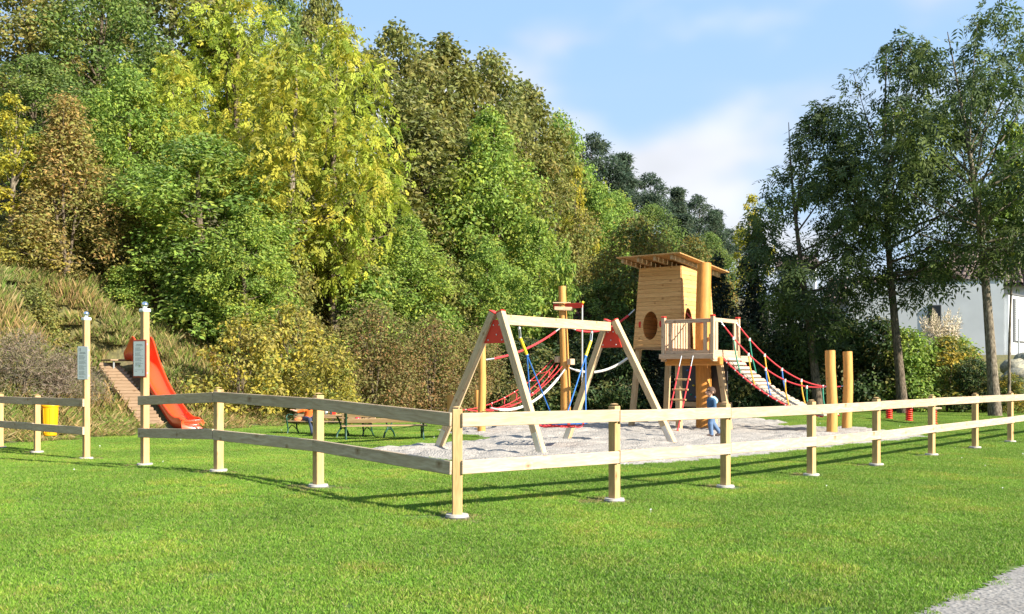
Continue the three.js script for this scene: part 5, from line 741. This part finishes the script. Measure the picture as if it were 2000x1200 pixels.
// ---------------------------------------------------------------- play tower
const TB = [5.1, 26], tl = (a, b, y) => W(TB[0] + a * u2[0] + b * v2[0], y, TB[1] + a * u2[1] + b * v2[1]); const TU = new THREE.Vector3(u2[0], 0, -u2[1]), TV = new THREE.Vector3(v2[0], 0, -v2[1]);
const FY = 2.0;
{
  const g = thing('play_tower', 'timber play tower with slanted plank house, big log and balcony', 'play tower', tl(-0.99, 1.5, 0));
  part(g, 'log_mast', logGeo(tl(-0.99, 1.5, -0.1), tl(-0.99, 1.5, 4.52), 0.23, 0.185, 9, 20), mat.logOrange);
  for (let i = 0; i < 15; i++) part(g, 'floor_board', bar(tl(-1.5, 0.08 + i * 0.155, FY - 0.02), tl(0.03, 0.08 + i * 0.155, FY - 0.02), 0.148, 0.04), mat.pale);
  for (const b of [0.3, 1.95]) { const be = part(g, 'cross_beam', bar(tl(-1.5, b, FY - 0.155), tl(b < 1 ? 0.12 : 0.0, b, FY - 0.155), 0.16, 0.22, UP, 0.03), mat.logOrange); for (const [a, y] of [[-0.72, -0.1], [-0.72, -0.19]]) part(be, 'bolt', ballAt(tl(a, b - 0.085, FY + y), 0.02), mat.darkPanel); }
  for (const a of [-1.45, 0.0]) part(g, 'edge_beam', bar(tl(a, -0.02, FY - 0.1), tl(a, 2.35, FY - 0.1), 0.05, 0.12), mat.pale);
  part(g, 'edge_beam', bar(tl(-1.5, -0.06, FY - 0.03), tl(0.06, -0.06, FY - 0.03), 0.05, 0.13), mat.palePink);
  const po = (a, b, y0 = 1.88, y1 = 2.98) => { const p = part(g, 'balcony_post', bar(tl(a, b, y0), tl(a, b, y1), 0.1, 0.1, TU), mat.pale); part(p, 'red_cap', chamferBox(0.115, 0.045, 0.115, 0.015).rotateY(Math.atan2(-TU.z, TU.x)).translate(tl(a, b, 0).x, y1 + 0.022, tl(a, b, 0).z), mat.red); };
  po(-1.4, 0); po(0, 0); po(0, 1.5); po(-1.4, 1.38);
  const rail = (a0, b0, a1, b1, y, h = 0.1, w = 0.045) => part(g, 'balcony_rail', bar(tl(a0, b0, y), tl(a1, b1, y), w, h), mat.palePink), up = (a, b, w = 0.045, d = 0.09, y0 = 2.06, y1 = 2.9) => part(g, 'baluster', bar(tl(a, b, y0), tl(a, b, y1), w, d, TV), mat.pale);
  // front frame with the ladder opening
  rail(-1.33, -0.02, -0.07, -0.02, 2.88); rail(-1.33, -0.02, -0.07, -0.02, 2.07); part(g, 'frame_post', bar(tl(-1.2, -0.02, 2.12), tl(-1.2, -0.02, 2.83), 0.09, 0.05, TV), mat.palePink); part(g, 'frame_post', bar(tl(-0.2, -0.02, 2.12), tl(-0.2, -0.02, 2.83), 0.09, 0.05, TV), mat.palePink);
  // left side with balusters
  rail(-1.4, 0.06, -1.4, 1.33, 2.86); rail(-1.4, 0.06, -1.4, 1.33, 2.1); for (let i = 0; i < 8; i++) up(-1.37, 0.14 + i * 0.155);
  // right side towards the bridge
  rail(0, 0.06, 0, 1.44, 2.9); rail(0.01, 0.06, 0.01, 1.44, 2.06, 0.14); part(g, 'frame_post', bar(tl(0, 0.2, 2.12), tl(0, 0.2, 2.85), 0.05, 0.12, TV), mat.pale); part(g, 'frame_post', bar(tl(0, 1.3, 2.12), tl(0, 1.3, 2.85), 0.05, 0.1, TV), mat.pale);
  // legs
  const leg = (a0, b0, y0, a1, b1) => part(g, 'leg', bar(tl(a1, b1, -0.05), tl(a0, b0, y0), 0.14, 0.14, TU), mat.leg);
  leg(-1.2, 0.45, 1.74, -1.17, 0.42); leg(-0.12, 0.62, 1.88, 0.08, 0.85); leg(-3.06, 1.6, 2.3, -3.23, 1.45); leg(-3.06, 3.38, 2.3, -3.23, 3.5); leg(-1.74, 3.38, 2.3, -1.62, 3.5); leg(-1.45, 2.2, 1.9, -1.5, 2.3);
  // climbing wall under the platform
  const pn = part(g, 'climbing_panel', bar(tl(-1.78, 1.78, 1.32), tl(-0.42, 1.78, 1.32), 0.03, 1.1), mat.darkPanel); const hc = [mat.blueRope, mat.yellow, mat.white, mat.greenRope, mat.red]; [[-1.6, 1.62], [-1.42, 1.2], [-1.66, 1.35], [-1.5, 0.95], [-1.3, 1.5], [-1.35, 0.88], [-0.55, 1.2], [-0.62, 1.6], [-0.5, 0.95], [-1.25, 1.1]].forEach(([a, y], i) => part(pn, 'climbing_hold', new THREE.SphereGeometry(0.03, 10, 8).scale(1.2, 0.8, 0.9).translate(tl(a, 1.75, y).x, y, tl(a, 1.75, y).z), hc[i % 5])); part(g, 'panel_beam', bar(tl(-1.85, 1.76, 0.68), tl(-0.3, 1.76, 0.68), 0.09, 0.13), mat.leg);
  // house: four leaning plank walls
  const a0 = -3.17, a1 = -1.61, b0 = 1.48, b1 = 3.5, Y0 = 2.22, Y1 = 4.52, ins = 0.13; const cb = [[a0, b0], [a1, b0], [a1, b1], [a0, b1]], ct = [[a0 + ins, b0 + ins], [a1 - ins, b0 + ins], [a1 - ins, b1 - ins], [a0 + ins, b1 - ins]];
  let pn2 = 0;
  function plankWall(i, hole, topAdd = [0, 0]) {
    const j = (i + 1) % 4, BL = tl(...cb[i], Y0), BR = tl(...cb[j], Y0), TL = tl(...ct[i], Y1), TR = tl(...ct[j], Y1); const x = BR.clone().sub(BL), w = x.length(); x.normalize(); let y = TL.clone().sub(BL); const tx = y.dot(x); y.addScaledVector(x, -tx); const H = y.length(); y.normalize(); const z = x.clone().cross(y); const m4 = new THREE.Matrix4().makeBasis(x, y, z).setPosition(BL);
    const nP = 19, ph = H / nP; const wall = new THREE.Group();
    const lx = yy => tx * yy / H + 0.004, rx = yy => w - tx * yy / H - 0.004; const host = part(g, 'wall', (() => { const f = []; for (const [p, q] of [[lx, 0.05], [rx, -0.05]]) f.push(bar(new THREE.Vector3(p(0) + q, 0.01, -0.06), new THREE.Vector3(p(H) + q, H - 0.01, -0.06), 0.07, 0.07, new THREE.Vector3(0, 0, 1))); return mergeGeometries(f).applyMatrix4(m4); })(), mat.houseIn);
    for (let k = 0; k < nP; k++) {
      const y0 = k * ph + 0.003, y1 = (k + 1) * ph - 0.003, yc = [...Array(9).keys()].map(t => lerp(y0, y1, t / 8)); if (hole) { for (const q of hole.ends) if (q > y0 && q < y1) yc.push(q, q - 0.0015, q + 0.0015, q - 0.006, q + 0.006); yc.sort((p, q) => p - q); while (yc[0] < y0) yc.shift(); while (yc[yc.length - 1] > y1) yc.pop(); } const hx = hole && yc.some(q => hole(q)) ; const segs = [];
      if (!hx) segs.push([[lx(y0), y0], [rx(y0), y0], [rx(y1), y1], [lx(y1), y1]]);
      else { const c = hole.c, L = yc.map(q => [hole(q) ? hole(q)[0] : c, q]), R = yc.map(q => [hole(q) ? hole(q)[1] : c, q]).reverse(); segs.push([[lx(y0), y0], ...L, [lx(y1), y1]], [[rx(y1), y1], ...R, [rx(y0), y0]].reverse()); }
      for (const s of segs) { const pg = prism(s, 0.028); const uv = pg.attributes.uv, pp = pg.attributes.position; for (let q = 0; q < uv.count; q++) uv.setXY(q, pp.getX(q) + k * 1.37 + i, pp.getY(q) + k * 0.71); pg.translate(0, 0, -0.014 + 0.002 * ((k * 7) % 3)); part(host, 'plank', pg.applyMatrix4(m4), mat.house[(pn2++ * 7 + k) % 3]); }
    }
    return { m4, host };
  }
  const oval = yy => { const d = (yy - 0.66) / 0.4; return Math.abs(d) < 1 ? [0.53 - 0.235 * Math.sqrt(1 - d * d), 0.53 + 0.235 * Math.sqrt(1 - d * d)] : null; }; oval.c = 0.53; oval.ends = [0.26, 1.06];
  const arch = yy => { if (yy < 0.72) return [0.18, 0.62]; const d = (yy - 0.72) / 0.42; return d < 1 ? [0.4 - 0.22 * Math.sqrt(1 - d * d), 0.4 + 0.22 * Math.sqrt(1 - d * d)] : null; }; arch.c = 0.4; arch.ends = [1.14];
  const f = plankWall(0, oval); plankWall(1, arch); plankWall(2, null); plankWall(3, null);
  for (const hx of [0.2, 0.86]) part(f.host, 'red_handle', mergeGeometries([chamferBox(0.05, 0.17, 0.012, 0.004).translate(hx, 0.7, 0.02), tube(curve([new THREE.Vector3(hx, 0.63, 0.02), new THREE.Vector3(hx, 0.65, 0.07), new THREE.Vector3(hx, 0.75, 0.07), new THREE.Vector3(hx, 0.77, 0.02)], 10), 0.014, 6)]).applyMatrix4(f.m4), mat.red);
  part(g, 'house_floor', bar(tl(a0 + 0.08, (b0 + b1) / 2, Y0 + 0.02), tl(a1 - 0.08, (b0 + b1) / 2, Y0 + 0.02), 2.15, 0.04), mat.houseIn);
  // roof
  const ry = b => 4.79 - (b - 0.9) * 0.09, n = 12; const rf = part(g, 'roof', mergeGeometries([-3.24, -2.74, -2.22, -1.7].map(a => bar(tl(a, 0.98, ry(0.98) - 0.085), tl(a, 3.95, ry(3.95) - 0.085), 0.075, 0.12))), mat.leg);
  rf.userData.label = 'rafters under the overhanging roof'; for (let i = 0; i < n; i++) { const bA = 0.9 + i * 3.1 / n + 0.13; part(rf, 'roof_board', bar(tl(-3.4, bA, ry(bA) - 0.004), tl(-1.4, bA, ry(bA) - 0.004), 3.1 / n - 0.006, 0.03, UP.clone().addScaledVector(TV, 0.09).normalize(), 0.003), mat.roof); }
  for (const [a, b, y] of [[-1.5, 1.46, 3.42]]) part(g, 'eye_bolt', ballAt(tl(a, b, y), 0.025), mat.steel);
  // grab rope at the door
  part(g, 'grab_rope', tube(sagRope(tl(-1.56, 1.62, 3.2), tl(-0.2, 0.0, 2.85), 0.12, 10), 0.018, 6), mat.redRope);
}
{ // rope ladder
  const top = [tl(-0.83, -0.1, 1.98), tl(-0.5, -0.1, 1.98)], bot = [P(1298, 852, 25.6), P(1322, 850, 25.4)]; bot.forEach(p => p.setY(ground(p.x, -p.z) + 0.02)); const g = thing('rope_ladder', 'red rope ladder with wooden rungs hanging from the balcony', 'ladder', bot[0].clone().lerp(bot[1], 0.5));
  top.forEach((t, i) => { const k = t.clone().lerp(bot[i], 0.14); part(g, 'chain', tube([t, k], 0.013, 6), mat.steelDull); part(g, 'side_rope', tube(sagRope(k, bot[i], 0.03, 12), 0.018, 7), mat.redRope); });
  for (let k = 0; k < 6; k++) { const t = 0.3 + k * 0.13, a = top[0].clone().lerp(bot[0], t), b = top[1].clone().lerp(bot[1], t), d = b.clone().sub(a).normalize().multiplyScalar(0.05); a.y -= 0.02; b.y -= 0.02; part(g, 'rung', tube([a.clone().sub(d), b.clone().add(d)], 0.026, 8), mat.post); for (const e of [a, b]) part(g, 'rung_clamp', ballAt(e, 0.033, 8, 6), mat.redRope); }
}
{ // suspension bridge
  const l1 = [8.06, 25.8], l2 = [8.85, 27.0]; const g = thing('rope_bridge', 'sagging plank rope bridge from the tower balcony to two upright logs', 'rope bridge', onGround(...l1));
  part(g, 'log_post', logGeo(W(l1[0], -0.1, l1[1]), W(l1[0] - 0.02, 2.1, l1[1]), 0.135, 0.12, 31, 16), mat.log); part(g, 'log_post', logGeo(W(l2[0], -0.1, l2[1]), W(l2[0], 2.1, l2[1]), 0.13, 0.118, 37, 16), mat.log);
  const S = [tl(0.07, 0.42, 1.96), tl(0.07, 1.36, 1.96)], E = [W(7.9, 0.46, 25.98), W(8.62, 0.46, 26.92)]; const deck = (s, t) => { const p = S[s].clone().lerp(E[s], t); p.y -= 4 * 0.27 * t * (1 - t); return p; };
  const n = 21; for (let i = 0; i < n; i++) { const t = (i + 0.5) / n, a = deck(0, t), b = deck(1, t), d = deck(0, t + 0.01).sub(deck(0, t - 0.01)).normalize(), up = d.clone().cross(b.clone().sub(a)).normalize(); if (up.y < 0) up.negate(); part(g, 'plank', bar(a, b, 0.092, 0.045, up), mat.plank); }
  for (const s of [0, 1]) {
    const pts = []; for (let i = 0; i <= 24; i++) { const p = deck(s, i / 24); p.y -= 0.035; pts.push(p); } const ch = part(g, 'deck_rope', tube(pts, 0.02, 7), mat.redRope); for (let i = 1; i < 24; i++) part(ch, 'chain_link', ballAt(pts[i].clone().add(W(0, -0.012, 0)), 0.026, 7, 5), i % 2 ? mat.steelDull : mat.redRope);
    const hs = tl(0.05, s ? 1.32 : 0.36, 2.86), he = W((s ? l2 : l1)[0] - 0.08, 1.2, (s ? l2 : l1)[1]); const hand_ = t => { const p = hs.clone().lerp(he, t); p.y -= 4 * 0.53 * t * (1 - t); return p; }; const hp = []; for (let i = 0; i <= 30; i++) hp.push(hand_(i / 30)); const hr = part(g, 'hand_rope', tube(hp.slice(1, 30), 0.019, 7), mat.redRope); part(hr, 'steel_end', tube(hp.slice(0, 2), 0.016, 6), mat.steel); part(hr, 'steel_end', tube(hp.slice(29), 0.016, 6), mat.steel);
    [[0.12, mat.greenRope], [0.26, mat.yellowRope], [0.42, mat.blueRope], [0.6, mat.yellowRope], [0.8, mat.greenRope]].forEach(([t, m]) => { const a = hand_(t), b = deck(s, t + 0.06), c = a.clone().lerp(b, 0.5); c.x -= 0.03; c.z += 0.03; const h = part(g, 'hanger_rope', tube(curve([a, c, b], 10), 0.018, 7), m); part(h, 'hanger_clamp', tube([a.clone().add(W(0, 0.03, 0)), a.clone().add(W(0, -0.05, 0))], 0.03, 8), mat.whiteRope); });
  }
}
{ // spring board behind the right fence
  const sp = [[1737, 34.6], [1776, 33.0], [1823, 31.2]].map(([px, Z]) => [pxX(px, Z), Z]); const g = thing('spring_board', 'low rocking board on three red coil springs on the lawn', 'spring toy', onGround(...sp[1]));
  for (const [X, Z] of sp) { const y = ground(X, Z), pts = [], r = 0.095; for (let i = 0; i <= 132; i++) { const a = i / 132 * 6.283 * 6; pts.push(new THREE.Vector3(X + Math.cos(a) * r, y + 0.03 + 0.4 * i / 132, -Z + Math.sin(a) * r)); } const s = part(g, 'coil_spring', tube(pts, 0.022, 7), mat.red); part(s, 'base_plate', new THREE.CylinderGeometry(0.14, 0.14, 0.02, 16).translate(X, y + 0.015, -Z), mat.red); part(s, 'top_plate', new THREE.CylinderGeometry(0.12, 0.12, 0.02, 16).translate(X, y + 0.445, -Z), mat.steelDull); }
  const a = W(sp[0][0], 0.49, sp[0][1]), b = W(sp[2][0], 0.49, sp[2][1]), d = b.clone().sub(a).normalize(); part(g, 'board', bar(a.clone().addScaledVector(d, -0.35), b.clone().addScaledVector(d, 0.35), 0.22, 0.05), mat.pale);
}
renderer.render(scene, camera);
